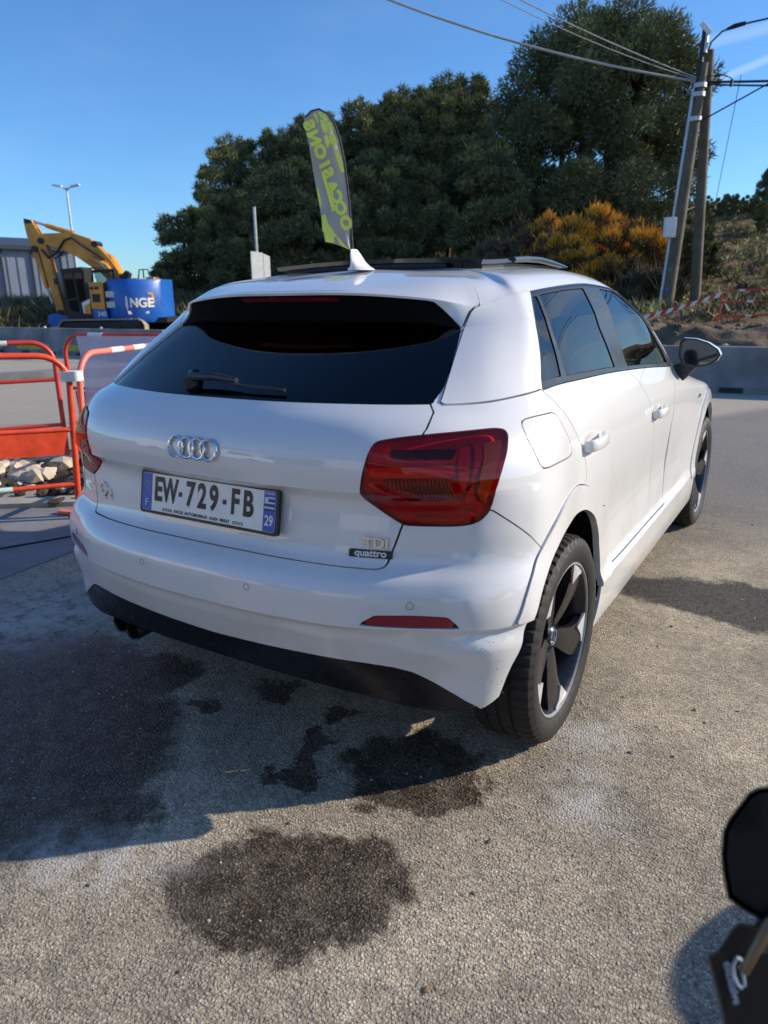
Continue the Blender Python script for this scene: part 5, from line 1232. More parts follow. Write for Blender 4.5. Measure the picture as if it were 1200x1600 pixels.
# white swoosh and letters on it
def cwp(x,z,off=.012):
    t=(x-.12)/2.06; bulge=.95*math.sin(math.pi*min(1,max(0,(t+.10)/1.15)))**.7; return Vector((x,-.55-bulge-off,z))
me=textmesh('NGE',.46,.004,.95,0,'CENTER',.016)
for v in me.vertices: v.co=cwp(1.56+v.co.x*.9,1.32+v.co.y,.05+v.co.z)
link('counterweight_lettering',me,'signal_white',cw)
mb=MB(); q=[(1.06,1.05),(1.80,1.02),(1.78,.93),(1.08,.92),(1.00,1.25),(1.02,1.60),(1.08,1.56),(1.10,1.2)]
mb.add([cwp(x,z,.045) for x,z in q],[tuple(range(8))]); mb.build('counterweight_mark','signal_white',cw,None)
mb=MB(); q=[(1.78,1.72),(1.95,1.70),(2.0,1.35),(1.93,1.35),(1.89,1.62),(1.79,1.64)]; mb.add([cwp(x,z,.04) for x,z in q],[tuple(range(6))]); mb.build('counterweight_mark','digger_yellow',cw,None)
for z in (1.28,1.66): MB().box((.42,-1.30,z),(.42,.04,.22)).build('vent_grille','galvanised',cw,None)
pr('engine_cover',[(146,437),(168,437),(168,479),(147,477)],-1.15,1.0,'digger_yellow')
for x,y in ((150,446),(158,446)): pr('vent_grille',[(x-3,y-2),(x+3,y-2),(x+3,y+2),(x-3,y+2)],-1.17,-1.14,'digger_black')
pr('vent_grille',[(150,455),(162,455),(162,467),(150,467)],-1.18,-1.14,'digger_black')
pr('side_skirt',[(148,478),(170,478),(171,493),(149,492)],-1.16,1.0,'digger_blue')
o=link('skirt_lettering',textmesh('340',.26,.004,.9,0,'CENTER',.006),'signal_white',DG); o.location=(-.06,-1.18,.93); o.rotation_euler=(R(90),0,0)
pr('upper_deck',[(128,490),(262,492),(262,500),(130,502)],-1.0,1.2,'digger_black')
pr('deck_frame',[(105,488),(150,490),(170,503),(108,500)],-1.1,1.1,'digger_black')
# cab
CB=pr('cab',[(105,421),(137,415),(140,420),(139,437),(146,440),(147,492),(106,489)],-1.05,-.10,'digger_black')
CB2=pr('cab_roof',[(104,417),(137,414),(138,419),(104,422)],-1.10,-.05,'digger_black')
for q_ in ([(108,425),(121,423),(123,460),(109,462)],[(110,465),(124,463),(125,482),(112,479)],[(125,423),(136,422),(138,462),(127,466)]): pr('cab_window',q_,-1.075,-1.052,'cab_glass')
pr('cab_window',[(142,421),(173,419),(174,434),(146,441)],-.20,-.17,'cab_glass'); pr('cab_frame',[(140,418),(175,416),(176,420),(141,422)],-.25,-.05,'digger_black'); pr('cab_frame',[(172,418),(176,418),(177,436),(173,436)],-.25,-.05,'digger_black')
pr('cab_stripe',[(131,468),(144,462),(144,485),(132,484)],-1.07,-1.053,'signal_white'); pr('cab_stripe',[(134,473),(144,468),(144,485),(135,485)],-1.085,-1.072,'digger_yellow')
# boom, stick and ram
pr('boom',[(62,361),(110,360),(140,370),(150,380),(168,400),(180,420),(183,433),(172,434),(158,420),(147,414),(135,411),(116,397),(92,385),(68,377),(60,380)],-.05,.42,'digger_yellow')
pr('boom_root',[(133,397),(152,386),(168,396),(182,424),(183,434),(160,434),(148,421),(135,415)],.10,.60,'digger_yellow')
pr('stick',[(38,345),(41,339),(50,341),(61,362),(68,379),(84,483),(83,487),(72,487),(56,388),(45,382),(40,365)],-.02,.36,'digger_yellow')
pr('stick_link',[(44,384),(52,380),(60,440),(56,441),(47,400)],.02,.32,'digger_yellow')
pr('stick_cap',[(39,338),(50,341),(51,345),(39,345)],-.06,.40,'digger_black')
def xt(pts,y,r,mat,nm): 
    mb=MB(); mb.tube([(XP(*p)[0],y,XP(*p)[1]) for p in pts],r,10); return mb.build(nm,mat,DG,40)
xt([(50,342),(72,349)],.17,.05,'galvanised','ram_rod'); xt([(70,348),(84,353),(112,361)],.17,.10,'digger_yellow','ram_cylinder')
xt([(57,442),(63,468)],.17,.05,'galvanised','ram_rod'); xt([(46,388),(58,444)],.17,.08,'digger_yellow','ram_cylinder')
xt([(140,400),(162,410),(172,425)],-.12,.09,'digger_yellow','ram_cylinder'); xt([(150,404),(166,420)],-.16,.05,'galvanised','ram_rod')
for k,(dy,rr) in enumerate(((-.10,.035),(-.16,.03),(.46,.03))): xt([(62,385),(72,398),(86,390),(100,372),(112,368),(130,382),(146,392),(160,402)],dy,rr,'digger_black','hydraulic_hose')
for p_ in ((62,372),(147,378),(50,384),(78,483)): 
    x,z=XP(*p_); MB().tube([(x,-.12,z),(x,.50,z)],.12,14).build('pivot_pin','digger_black',DG,40)
pr('bucket',[(62,486),(76,484),(92,490),(108,500),(106,510),(86,512),(68,508),(60,498)],-.35,.6,'digger_blue')
pr('bucket_lip',[(62,506),(76,504),(77,511),(62,512)],-.4,.65,'rubble')
# deck rails, exhaust, mirrors
for pts in ([(213,432),(216,418),(230,418),(232,432)],[(222,418),(222,432)],[(243,434),(244,424),(247,424)]): xt(pts,-.2,.025,'digger_black','deck_rail')
pr('tool_box',[(197,432),(212,431),(212,437),(197,437)],-.4,.3,'digger_yellow'); pr('tool_box',[(228,430),(240,430),(240,437),(228,437)],-.4,.3,'digger_yellow')
pr('exhaust_stack',[(180,430),(192,419),(198,424),(194,434)],-.1,.25,'digger_black')
pr('wing_mirror',[(92,431),(98,430),(99,440),(93,440)],-1.15,-1.10,'digger_black')
# tracks: lower frame and pads; the near one slightly forward
def track(y0,x0,x1):
    tr=pr('track_frame',[(x0+8,497),(x1-8,497),(x1-4,506),(x1-10,516),(x0+12,516),(x0+4,506)],y0+.04,y0+.46,'digger_black')
    X0,_=XP(x0,0);X1,_=XP(x1,0); rr_=.30; zc=.44; n=0; path=[]
    Ls=X1-X0-2*rr_
    st=.20
    k=int(Ls/st)
    for i in range(k): path.append((X0+rr_+i*st,zc+rr_,0))
    for i in range(6): a=math.pi/2-math.pi*i/6; path.append((X1-rr_+rr_*math.cos(a),zc+rr_*math.sin(a),a-math.pi/2))
    for i in range(k): path.append((X1-rr_-i*st,zc-rr_,math.pi))
    for i in range(6): a=-math.pi/2-math.pi*i/6; path.append((X0+rr_+rr_*math.cos(a),zc+rr_*math.sin(a),a-math.pi/2))
    me=MB().box((0,0,0),(.185,.60,.05)).build('track_pad','track_pad',DG,None); me.location=(path[0][0],y0+.25,path[0][1]); src=me
    for (x,z,a) in path[1:]:
        c=src.copy(); COL.objects.link(c); c.location=(x,y0+.25,z); c.rotation_euler=(0,-a,0)
    for i in range(5):
        MB().tube([(X0+rr_+.1+i*(Ls-.2)/4,y0-.03,.36),(X0+rr_+.1+i*(Ls-.2)/4,y0+.5,.36)],.16,14).build('track_roller','digger_black',DG,40)
track(-1.55,98,232); track(1.1,118,280)
# ---------------- shed, street lamp, small car, left hedge ----------------
WHS=empty('warehouse',(0,0,0),0,'long blue grey metal warehouse behind the digger','warehouse')
a=Vector((-70,26,0)); b=Vector((-58.6,44.2,0)); t=(b-a).normalized(); nn=Vector((-t.y,t.x,0))
hA,hB=6.9,5.9
def quadwall(a,b,z0,za,zb,mat,name,par,th=.2):
    mb=MB(); n_=Vector((-(b-a).y,(b-a).x,0)).normalized()*th
    vs=[a+Vector((0,0,z0)),b+Vector((0,0,z0)),b+Vector((0,0,zb)),a+Vector((0,0,za))]; vs+=[v+n_ for v in vs]
    mb.add(vs,[(0,1,2,3),(7,6,5,4),(0,4,5,1),(1,5,6,2),(2,6,7,3),(3,7,4,0)]); return mb.build(name,mat,par,None)
quadwall(a,b,0,6.2,5.6,'steel_blue_cladding','wall',WHS); quadwall(b,b+nn*22,0,5.6,5.6,'steel_blue_cladding','wall',WHS)
mb=MB(); e=[a-nn*.5+Vector((0,0,6.1)),b-nn*.5+Vector((0,0,5.5)),b+nn*11+Vector((0,0,6.9)),a+nn*11+Vector((0,0,7.5))]; e+=[v+Vector((0,0,.35)) for v in e]
mb.add(e,[(0,1,2,3),(7,6,5,4),(0,4,5,1),(1,5,6,2),(2,6,7,3),(3,7,4,0)]); mb.build('roof','cladding_dark',WHS,None)
for k in range(9):
    p=a.lerp(b,(k+.5)/9)-nn*.12; MB().tube([p,p+Vector((0,0,6.1-.6*(k+.5)/9))],.09,8).build('drainpipe','cladding_dark',WHS)
for k in range(26):
    p=a.lerp(b,(k+.3)/26)-nn*.04; MB().box((p.x,p.y,2.8),(.05,.04,5.4),Matrix.Rotation(math.atan2(t.y,t.x),3,'Z')).build('cladding_rib','steel_blue_cladding',WHS,None)
SL=empty('street_lamp',(-46.3,34.9,0),math.atan2(RD.y,RD.x),'tall double headed galvanised street lamp rising behind the digger','street lamp')
MB().tube([(0,0,0),(0,0,5),(0,0,8.9)],[.11,.09,.06],10).build('pole','galvanised',SL)
for sg in (1,-1):
    MB().tube([(0,0,8.75),(sg*.35,0,8.95)],.04,8).build('arm','galvanised',SL); MB().prism([(sg*.30,8.90),(sg*.95,9.02),(sg*.92,9.12),(sg*.3,9.02)],-.15,.15,'y').build('lamp_head','signal_white',SL)
# small parked car far left
PC=empty('parked_car',(-45.5,23.6,0),R(60),'small white car with dark windows far away at the left edge, before the warehouse','car')
MB().prism([(-1.9,.35),(1.9,.35),(1.95,.75),(1.1,.92),(.55,1.4),(-1.3,1.42),(-1.85,.95)],-.8,.8,'y').build('body','parked_white',PC,25)
for sg in (1,-1): MB().prism([(-1.5,.95),(.85,.95),(.5,1.33),(-1.25,1.35)],sg*.80,sg*.815,'y').build('window','gloss_black',PC,None)
for x in (-1.2,1.25):
    for sg in (1,-1): MB().tube([(x,sg*.70,.32),(x,sg*.84,.32)],.32,18).build('wheel','rubber',PC,40)
def hedge(name,f0,s0,f1,s1,h,label,n,seed):
    a_=P3(f0,s0);b_=P3(f1,s1); L_=(b_-a_).length; T=empty(name,a_,math.atan2((b_-a_).y,(b_-a_).x),label,'hedge'); g=random.Random(seed)
    lo=[(g.uniform(0,L_),g.uniform(-.4,.4),g.uniform(.1,.95)*h,g.uniform(.35,.6)) for _ in range(int(L_*4))]
    cm=crown_mesh(seed,lo,n,tl=.22,tw=.07,light=.15); cm.materials.append(MAT['pine_needles']); cm.materials.append(MAT['scrub']); link('foliage',cm,None,T)
    mb=MB(); 
    for k in range(int(L_*1.2)): x=g.uniform(0,L_); mb.tube([(x,0,0),(x+.1,0,h*.7)],.03,5)
    mb.build('stems','bark',T,None); return T
hedge('hedge',33,-27,34,-13.6,1.15,'low dark hedge along the verge behind the digger',16000,51)
# ---------------- signs and their pole ----------------
SG=empty('road_sign',(-12.69,15.44,0),math.atan2(RD.y,RD.x)+R(33),'two white blank backed sign panels side by side on posts, in front of the wood','sign')
MB().prism([(-.30,1.62),(.055,1.60),(.065,2.56),(-.29,2.60)],-.02,.02,'y').build('sign_panel','sign_white',SG,None)
MB().prism([(.095,1.62),(.285,1.66),(.295,2.47),(.105,2.54)],.03,.06,'y').build('sign_panel','sign_white',SG,None)
MB().tube([(-.1,.05,0),(-.1,.05,2.6)],.03,8).build('post','galvanised',SG); MB().tube([(.19,.09,0),(.19,.09,2.4)],.03,8).build('post','galvanised',SG)
SP2=MB().tube([(0,0,0),(.0,0,3.78)],.04,8).build('thin_pole','galvanised',None,40,loc=(-12.95,15.6,0)); tag(SP2,'thin bare grey pole rising above the white sign panels','pole')
# ---------------- feather flag ----------------
FL=empty('feather_flag',(-3.47,6.13,0),math.atan2(.5,.866),'grey and lime feather flag reading OCCASIONS backwards, behind the car roof','flag')
FL.rotation_euler=(0,0,R(33))
FX=8.22/1150
def FP(zx,zy): # zoom coords to local x,z  (zoom 6.667 px per photo px, origin 460,170)
    px=460+zx/6.6667; py=170+zy/6.6667; return ((px-550)*FX, 1.88+(392-py)*FX)
edge=[(585,1470),(590,1250),(578,1000),(558,800),(538,600),(500,400),(450,250),(380,150),(290,105),(210,125),(150,180)]
left=[(150,180),(165,330),(190,450),(215,650),(240,830),(270,1000),(290,1150),(300,1280),(318,1385),(400,1400),(480,1425),(585,1470)]
ep=[FP(*p) for p in edge]; lp=[FP(*p) for p in left]
mb=MB(); base_=[(ep[0][0]+.09,0,0),(ep[0][0]+.06,0,1.0),(FP(610,1480)[0],0,FP(610,1480)[1])]+[(FP(x+12,y)[0],0,FP(x+12,y)[1]) for x,y in edge[1:]]
mb.tube(base_,[.016,.016,.014]+[.011]*6+[.009]*(len(base_)-9),8); mb.build('flag_pole','flag_black',FL,50)
def resample(p,n):
    d=[0]
    for i in range(len(p)-1): d.append(d[-1]+math.dist(p[i],p[i+1]))
    o=[]
    for k in range(n):
        s=d[-1]*k/(n-1); i=max(0,min(len(p)-2,next((j for j in range(len(d)-1) if d[j+1]>=s),len(p)-2))); t=(s-d[i])/(d[i+1]-d[i]+1e-9); o.append((p[i][0]*(1-t)+p[i+1][0]*t,p[i][1]*(1-t)+p[i+1][1]*t))
    return o
nV,nU=60,14; E_=resample(ep,nV); L2=resample(lp[::-1],nV)
L2=resample(lp[:8][::-1],nV-10); bot=resample(lp[7:][::-1],12); L2=bot[:-2]+L2
L2=resample(L2,nV)
def fw_(x,z): return .035*math.sin(x*13+z*2.1)+.02*math.sin(z*6+x*5)
vs=[];fs=[]
for j in range(nV):
    for i in range(nU):
        t=i/(nU-1); x=E_[j][0]*(1-t)+L2[j][0]*t; z=E_[j][1]*(1-t)+L2[j][1]*t; vs.append((x,fw_(x,z)*min(1,t*3),z))
for j in range(nV-1):
    for i in range(nU-1): k=j*nU+i; fs.append((k,k+1,k+nU+1,k+nU))
MB().add(vs,fs).build('flag_cloth','flag_grey',FL,60,fix=False)
def onflag(name,me_or_poly,mat):
    if isinstance(me_or_poly,list):
        me=mesh(name,[(FP(*p)[0],0,FP(*p)[1]) for p in me_or_poly],[tuple(range(len(me_or_poly)))])
    else: me=me_or_poly
    for sg in (1,):
        for v in me.vertices: v.co.y=fw_(v.co.x,v.co.z)-.006
    return link(name,me,mat,FL)
# letters, mirrored because the cloth is seen from its back, climbing the flag
cen=[('O',543,1200,45,-12),('C',495,1060,45,-12),('C',455,945,45,-14),('A',405,840,48,-15),('S',368,705,48,-17),('I',337,625,46,-18),('O',296,500,55,-20),('N',240,375,52,-22),('S',195,255,48,-20)]
for ch,x,y,s,rot_ in cen:
    me=textmesh(ch,.160,0.0,1.15,0,'CENTER',.012)
    cx,cz=FP(x,y); a_=R(90+rot_+8)
    for v in me.vertices:
        ca,sa=.92,.38; X,Y=v.co.y,v.co.x
        v.co=Vector((cx+X*ca-Y*sa,0,cz+X*sa+Y*ca))
    onflag('flag_lettering',me,'flag_lime')
me=textmesh('occasions garanties',.060,0,1,0,'CENTER',.004)
cx,cz=FP(365,890)
for v in me.vertices:
    X,Y=v.co.y,-v.co.x; ca,sa=math.cos(R(16)),math.sin(R(16)); v.co=Vector((cx-(X*ca-Y*sa),0,cz+(X*sa+Y*ca)))
onflag('flag_strip',[(300,690),(335,690),(445,1065),(405,1085)],'flag_lime')
for q in ([(235,135),(270,128),(300,235),(280,230)],[(290,130),(330,135),(355,180),(320,195),(300,160)],[(330,150),(375,170),(395,220),(350,225)],[(300,200),(340,215),(360,260),(325,250)],[(315,245),(360,240),(385,300),(370,345),(340,320)],[(380,235),(430,240),(450,320),(415,310),(390,280)],[(345,365),(370,345),(405,420),(385,480),(360,440)],[(400,350),(450,345),(485,420),(455,470),(420,430)],
  [(455,490),(490,500),(520,570),(545,700),(520,715),(490,620),(465,560)],[(245,840),(265,850),(290,960),(290,1060),(270,1000)],[(290,1120),(330,1100),(355,1190),(420,1290),(560,1450),(575,1470),(480,1420),(440,1330),(415,1340),(420,1400),(325,1385),(315,1290),(295,1275)]):
    onflag('flag_print',q,'flag_lime')
# ---------------- twin wooden poles with lamp arm ----------------
UP=empty('utility_pole',(0,0,0),0,'twin wooden utility poles leaning together in an A, with white box and lamp arm','utility pole')
A0,A1=Vector((-2.72,20.15,-.1)),Vector((-2.33,20.33,6.75)); B0,B1=Vector((-2.12,21.5,-.1)),Vector((-2.24,20.45,7.05))
MB().tube([A0,A0.lerp(A1,.5),A1],[.17,.15,.115],14).build('pole','pole_wood',UP,40); MB().tube([B0,B0.lerp(B1,.5),B1],[.15,.13,.11],14).build('pole','pole_wood',UP,40)
for f,h in ((.50,0),(.60,0)):
    p=A0.lerp(A1,f);q=B0.lerp(B1,f+.01); MB().tube([p,q],.022,6).build('brace','pole_wood',UP)
cp=[A0.lerp(A1,f)+Vector((-.17+.05*f,-.06,0)) for f in (.0,.3,.6,.92)]; MB().tube(cp,[.05,.05,.048,.045],10).build('cable_duct','galvanised',UP,40)
bx=A0.lerp(A1,.445)+Vector((-.17,-.24,0)); mbx=MB(); mbx.box((0,0,0),(.30,.17,.50),bev=.03); o=mbx.build('meter_box','signal_white',UP,30); o.location=bx; o.rotation_euler=(0,0,R(30))
MB().tube([A1+Vector((-.10,-.08,-.9)),A1+Vector((-.02,-.08,.75))],.06,8).build('top_bracket','cable_black',UP); MB().tube([A1+Vector((.02,-.08,.2)),A1+Vector((.03,-.08,.62))],.05,8).build('top_bracket','galvanised',UP)
MB().box(A1+Vector((.0,-.12,.72)),(.34,.06,.12),Matrix.Rotation(R(50),3,'Y'),bev=.02).build('sensor','signal_white',UP)
arm=[A1+Vector((.06,-.05,.15)),A1+Vector((.14,-.04,.42)),A1+Vector((.36,0,.62)),A1+Vector((.7,.03,.70)),A1+Vector((1.6,.1,.76)),A1+Vector((2.9,.2,.72))]
MB().tube(arm,.022,8).build('lamp_arm','cable_black',UP,40); MB().tube([A1+Vector((.45,.0,.645)),A1+Vector((.62,.02,.69)),A1+Vector((.86,.04,.72))],[.03,.055,.045],8).build('arm_sleeve','cable_black',UP,40)
MB().tube([A1+Vector((2.8,.2,.72)),A1+Vector((3.4,.25,.64))],[.05,.12],10).build('lamp_head','galvanised',UP,40)
for z in (6.15,6.35,5.6): 
    p=A0.lerp(A1,z/6.85); MB().tube([p+Vector((0,0,-.05)),p+Vector((0,0,.05))],.155,14).build('clamp_band','galvanised',UP,40)
for c_,z in (('signal_green',2.0),('digger_blue',1.5)):
    if c_=='signal_green': simple('signal_green',(.02,.25,.14),.5)
    p=A0.lerp(A1,z/6.85); MB().box(p+Vector((-.02,-.165,0)),(.09,.02,.07),Matrix.Rotation(R(10),3,'Z')).build('pole_tag',c_,UP,None)
def cable(a,b,sag,r,mat,label,group=None,n=26):
    a=Vector(a);b=Vector(b); pts=[a.lerp(b,i/n)-Vector((0,0,sag*4*(i/n)*(1-i/n))) for i in range(n+1)]
    o=MB().tube(pts,r,6).build('overhead_cable',mat,None,60); return tag(o,label,'cable',group)
T_=A1+Vector((0,0,-.42))
cable(T_,(-13.2,16.2,10.4),.45,.030,'cable_grey','thickest pale overhead cable running up left from the pole top','overhead cables')
cable(T_+Vector((0,0,.05)),(-9.6,13.0,9.9),.28,.014,'cable_grey','thin pale overhead cable, upper of the thin pair left of the pole','overhead cables')
cable(T_+Vector((0,0,.02)),(-9.3,13.1,9.6),.38,.010,'cable_grey','thin pale overhead cable, lower of the thin pair left of the pole','overhead cables')
cable(T_,(9.5,28.0,7.3),.25,.030,'cable_black','black overhead cable leaving the pole top to the right, upper one','overhead cables')
cable(T_+Vector((0,0,-.05)),(9.5,28.0,7.05),.32,.022,'cable_black','black overhead cable leaving the pole top to the right, lower one','overhead cables')
cable(A0.lerp(A1,.80),(8.6,24.0,11.6),.12,.020,'cable_black','black cable rising steeply to the right edge from the pole','overhead cables')
cable((-1.52,20.9,6.5),(-2.55,24.5,1.9),.02,.008,'cable_black','very thin cable hanging down at a slant right of the poles','overhead cables')
MB().tube([T_+Vector((.12,0,.12)),T_+Vector((.5,.1,.10)),T_+Vector((.66,.15,.02)),T_+Vector((.68,.16,-.12))],.012,6).build('insulator_loop','cable_black',UP); MB().tube([T_+Vector((.66,.16,-.16)),T_+Vector((.67,.16,.0))],.035,8).build('insulator','cable_black',UP)
# ---------------- tape and red fence on the bank ----------------
mb=MB(); a=Vector((-3.35,15.4,.62)); b=Vector((-.80,16.35,1.30)); vs=[];fs=[];n=46
for i in range(n+1):
    t=i/n; p=a.lerp(b,t)-Vector((0,0,.16*4*t*(1-t)*.5)); tw=.12*math.sin(t*9); vs+= [(p.x,p.y+tw*.3,p.z+.045+0*tw),(p.x-.06,p.y+tw*.3-.02,p.z-.06)]
for i in range(n): fs.append((2*i,2*i+1,2*i+3,2*i+2)); mb.mi
mb.add(vs,fs); mb.mi=[(i//2)%2 for i in range(n)]
o=mb.build('warning_tape',['signal_white','signal_red'],None,None,fix=False); tag(o,'red and white striped warning tape stretched across the bank behind the poles','warning tape')
mb=MB(); a=Vector((-3.6,14.9,.80)); b=Vector((-2.3,16.0,.55)); vs=[];fs=[]
for i in range(21):
    p=a.lerp(b,i/20)-Vector((0,0,.1*math.sin(i/20*3.1))); vs+=[(p.x,p.y,p.z+.04),(p.x,p.y-.02,p.z-.04)]
for i in range(20): fs.append((2*i,2*i+1,2*i+3,2*i+2))
mb.add(vs,fs); mb.mi=[i%2 for i in range(20)]
o=mb.build('warning_tape',['signal_red','signal_white'],None,None,fix=False); tag(o,'lower sagging end of red and white tape beside the leaning pole','warning tape')
RF=empty('works_barrier',(-.80,16.40,.0),R(8),'red tubular works barrier standing on the bank at the right edge','barrier')
for z,nm in ((1.36,'rail'),(1.13,'rail'),(.84,'rail')): 
    MB().tube([(0,0,z),(1.9,0,z+.02)],.016,8).build(nm,'signal_red',RF); MB().tube([(.30 if z>1.3 else .48,0,z+.003),(.42 if z>1.3 else .60,0,z+.003)],.019,8).build('reflective_band','signal_white',RF)
for x in (0,1.9): MB().tube([(x,0,1.37),(x-.04,0,.70)],.018,8).build('post','signal_red',RF)
# ---------------- black motorbike corner, bottom right ----------------
MO=empty('motorbike',(1.60,-.55,0),0,'black motorbike handlebar end with mirror and hand guard, cut by the lower right corner','motorbike')
MO.location=(0,0,0)
def MP(px,py,D):
    d=(px-600)/1150*rt-(py-800)/1150*up+fw; return CAMP+d*D
def slab(name,pts,mat,th,D0,inset=.0,par=MO,smooth=30):
    # real solid plate: outline at its own distance, thickness away from the viewer
    n=len(pts); f=[MP(x,y,d) for x,y,d in pts]; c=sum(f,Vector())/n; nrm=fw*th
    k=[p+(c-p)*inset+nrm for p in f]
    mb=MB(); vs=f+k; mb.add(vs,[tuple(range(n)),tuple(range(2*n-1,n-1,-1))]+[(i,i+n,(i+1)%n+n,(i+1)%n) for i in range(n)])
    return mb.build(name,mat,par,smooth)

def poly3(name,pts,mat,d0,d1,par,rim=.0,smooth=25,bev=.004):
    """closed outline given as (right, up) offsets in metres around a centre, given thickness"""
    pass
MC=MP(1215,1335,.80)   # mirror housing centre in the world
def loc2(px,py,D): 
    return MP(px,py,D)
out=[(1185,1233),(1172,1240),(1140,1282),(1132,1300),(1129,1335),(1131,1360),(1139,1402),(1160,1418),(1200,1440),(1260,1455),(1310,1430),(1320,1330),(1300,1240),(1250,1225)]
rings=[(0,1.0,.780),(1,1.03,.800),(2,1.0,.830),(3,.86,.865),(4,.55,.895)]
mb=MB(); n=len(out); cx,cy=1225,1335; vs=[];fs=[]
for _,s_,D in rings:
    for x,y in out: vs.append(MP(cx+(x-cx)*s_,cy+(y-cy)*s_,D))
for k in range(len(rings)-1):
    for i in range(n): fs.append((k*n+i,k*n+(i+1)%n,(k+1)*n+(i+1)%n,(k+1)*n+i))
fs.append(tuple((len(rings)-1)*n+i for i in range(n)))
mb.add(vs,fs); mb.build('mirror_housing','moto_black',MO,20)
mb=MB(); vs=[MP(cx+(x-cx)*.93,cy+(y-cy)*.93,.786) for x,y in out]; mb.add(vs,[tuple(range(n))]); mb.build('mirror_plate','moto_black',MO,None)
for k in range(7):
    x0=1150+k*6; y0=1278-k*5.2; MB().tube([MP(x0,y0,.783),MP(x0+4,y0+26+k*4,.783)],.0006,5).build('housing_rib','moto_black',MO)
# hand guard with decal
gu=[(1158,1441),(1186,1447),(1215,1440),(1270,1470),(1290,1620),(1250,1690),(1150,1690),(1134,1610),(1122,1560),(1106,1500),(1106,1492),(1123,1484),(1146,1449)]
mb=MB(); n=len(gu); vs=[];fs=[]; cx,cy=1200,1560
for s_,D in ((.95,.760),(1.0,.768),(.98,.800),(.8,.82)):
    for x,y in gu: vs.append(MP(cx+(x-cx)*s_,cy+(y-cy)*s_,D+(x-1100)*.00012))
for k in range(3):
    for i in range(n): fs.append((k*n+i,k*n+(i+1)%n,(k+1)*n+(i+1)%n,(k+1)*n+i))
fs.append(tuple(range(n))); fs.append(tuple(3*n+i for i in range(n))[::-1])
HG=mb.add(vs,fs).build('hand_guard','moto_black',MO,20)
# decal: ring-shaped mark and a bar of small letters
def dec(pts,w_,D,mat,par,closed=False):
    return MB().tube([MP(x,y,D+(x-1100)*.00012) for x,y in pts],w_,8,closed=closed)
dec([(1150,1498),(1145,1508),(1146,1524),(1152,1538),(1158,1543),(1163,1538),(1161,1524),(1157,1510)],.0020,.7585,'decal',HG).build('guard_mark','decal',HG,40)
dec([(1150,1508),(1154,1520),(1157,1532)],.0012,.7585,'moto_black',HG).build('guard_mark','moto_dark',HG,40)
dec([(1160,1505),(1157,1499),(1150,1497)],.0020,.7585,'decal',HG).build('guard_mark','decal',HG,40)
me=textmesh('exclusive',.0125,.0002,1,0,'CENTER',.0002)
o=link('guard_lettering',me,'decal',HG); p=MP(1144,1536,.7585+.0048); o.matrix_local=Matrix.Translation(p)@Matrix((( -up*.97+rt*.24).normalized(),(rt*.97+up*.24).normalized(),-fw)).transposed().to_4x4()
MB().tube([MP(1162,1520,.752),MP(1176,1492,.750),MP(1205,1440,.755)],[.0045,.0055,.006],12).build('bar_end','brass',MO,40)
MB().tube([MP(1180,1480,.775),MP(1230,1420,.785),MP(1330,1300,.83)],[.010,.012,.014],12).build('handlebar','moto_dark',MO,40)
MB().tube([MP(1185,1452,.79),MP(1190,1440,.80),MP(1215,1420,.815)],[.006,.006,.006],8).build('mirror_stem','galvanised',MO,40)
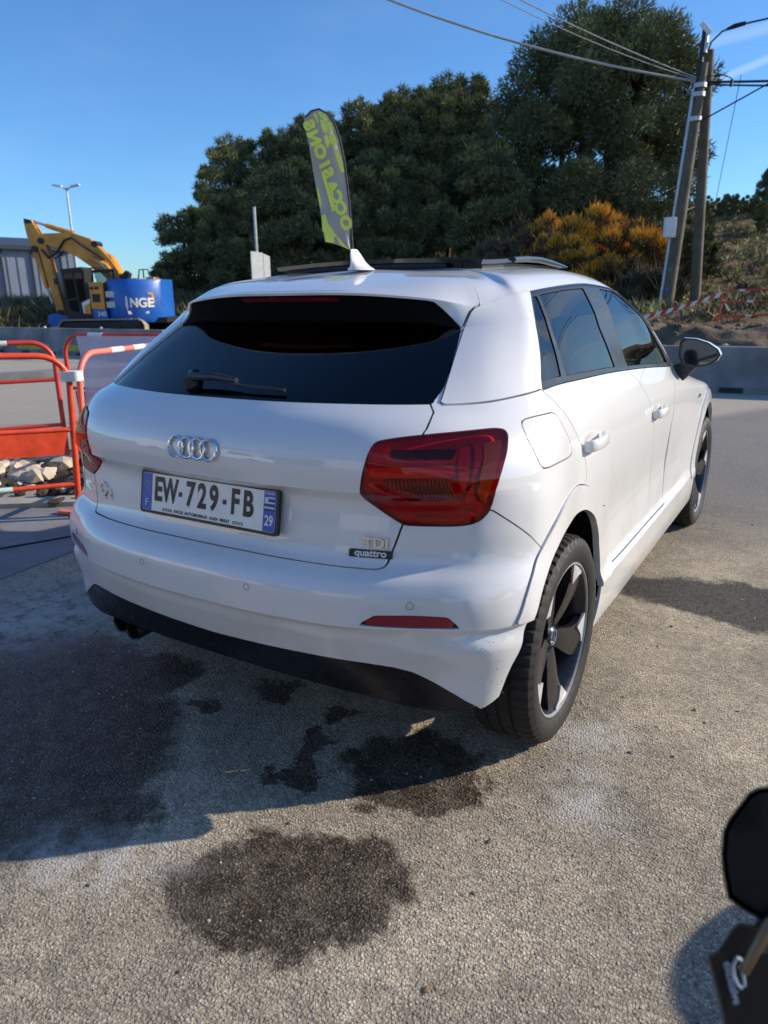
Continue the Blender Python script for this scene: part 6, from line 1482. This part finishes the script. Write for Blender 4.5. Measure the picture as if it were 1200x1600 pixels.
# the rest of the machine, beyond the right edge: tank, wheels, engine
FT=Vector((2.42,.30,1.0)); W0=Vector((2.54,.80,.31)); W9=Vector((3.32,-.44,.31)); ax=(W9-W0).normalized(); az=math.atan2(ax.y,ax.x)
MB().tube([FT+Vector((.05,0,-.10)),FT+ax*.25+Vector((0,0,-.10)),FT+ax*.55+Vector((0,0,-.16)),FT+ax*.95+Vector((0,0,-.12)),FT+ax*1.25+Vector((0,0,-.05))],[.05,.16,.17,.15,.06],14).build('tank_and_seat','moto_black',MO,50)
for q in (W0,W9):
    m_=MB().lathe([(-.05,.19),(-.06,.28),(0,.31),(.06,.28),(.05,.19)],40,axis='y').build('wheel','rubber',MO,40); m_.location=q; m_.rotation_euler=(0,0,az)
    m_=MB().tube([(0,-.08,0),(0,.08,0)],.06,12).build('wheel_hub','moto_dark',MO,40); m_.location=q; m_.rotation_euler=(0,0,az)
    m_=MB().lathe([(-.02,.19),(-.025,.175),(.025,.175),(.02,.19)],40,axis='y').build('wheel_rim','moto_dark',MO,40); m_.location=q; m_.rotation_euler=(0,0,az)
MB().tube([W0+Vector((.09,.05,0)),FT+Vector((.09,.02,0))],.028,10).build('fork','moto_dark',MO,40); MB().tube([W0+Vector((-.07,-.06,0)),FT+Vector((-.06,-.06,0))],.028,10).build('fork','moto_dark',MO,40)
MB().tube([MP(1330,1300,.83),Vector((2.0,-.15,1.0)),FT],.013,10).build('handlebar','moto_dark',MO,40)
m_=MB().box((0,0,0),(.5,.26,.40),bev=.06).build('engine','moto_dark',MO,30); m_.location=(W0+W9)/2+Vector((0,0,.12)); m_.rotation_euler=(0,0,az)
# ---------------- building on the photographer's side, seen only as a reflection in the car ----------------
GB=empty('garage_building',(-18,-12.5,0),R(8),'pale workshop building behind the photographer, mirrored in the tailgate','building')
for k in range(7):
    MB().box((k*4.0,0,1.7),(.75,.4,3.4)).build('pillar','sign_white',GB,None)
for k in range(6):
    MB().box((k*4.0+2,.10,1.35),(3.25,.1,2.7)).build('bay_door','parked_white' if k in (1,2,4) else 'cladding_dark',GB,None)
    MB().box((k*4.0+2,.12,3.05),(3.25,.12,.7)).build('bay_header','sign_white',GB,None)
MB().box((12,.1,3.75),(25,.9,.7)).build('fascia','steel_blue_cladding',GB,None)
MB().box((12,-4.0,1.9),(24.5,8,3.8)).build('wall','sign_white',GB,None); MB().box((12,-4.0,4.15),(25,8.6,.12)).build('roof','cladding_dark',GB,None)
VN=empty('delivery_van',(-6.2,-6.8,0),R(-28),'white delivery van on the photographer\'s side, mirrored in the tailgate','van')
MB().prism([(-2.6,.35),(2.7,.35),(2.75,.95),(2.2,1.15),(1.6,2.05),(1.2,2.25),(-2.6,2.3)],-.95,.95,'y').build('body','parked_white',VN,25)
for sg in (1,-1):
    MB().prism([(.75,1.2),(1.95,1.2),(1.55,1.95),(.75,1.98)],sg*.952,sg*.965,'y').build('window','gloss_black',VN,None)
    for x in (-1.6,1.75): MB().tube([(x,sg*.78,.34),(x,sg*.98,.34)],.34,20).build('wheel','rubber',VN,40)
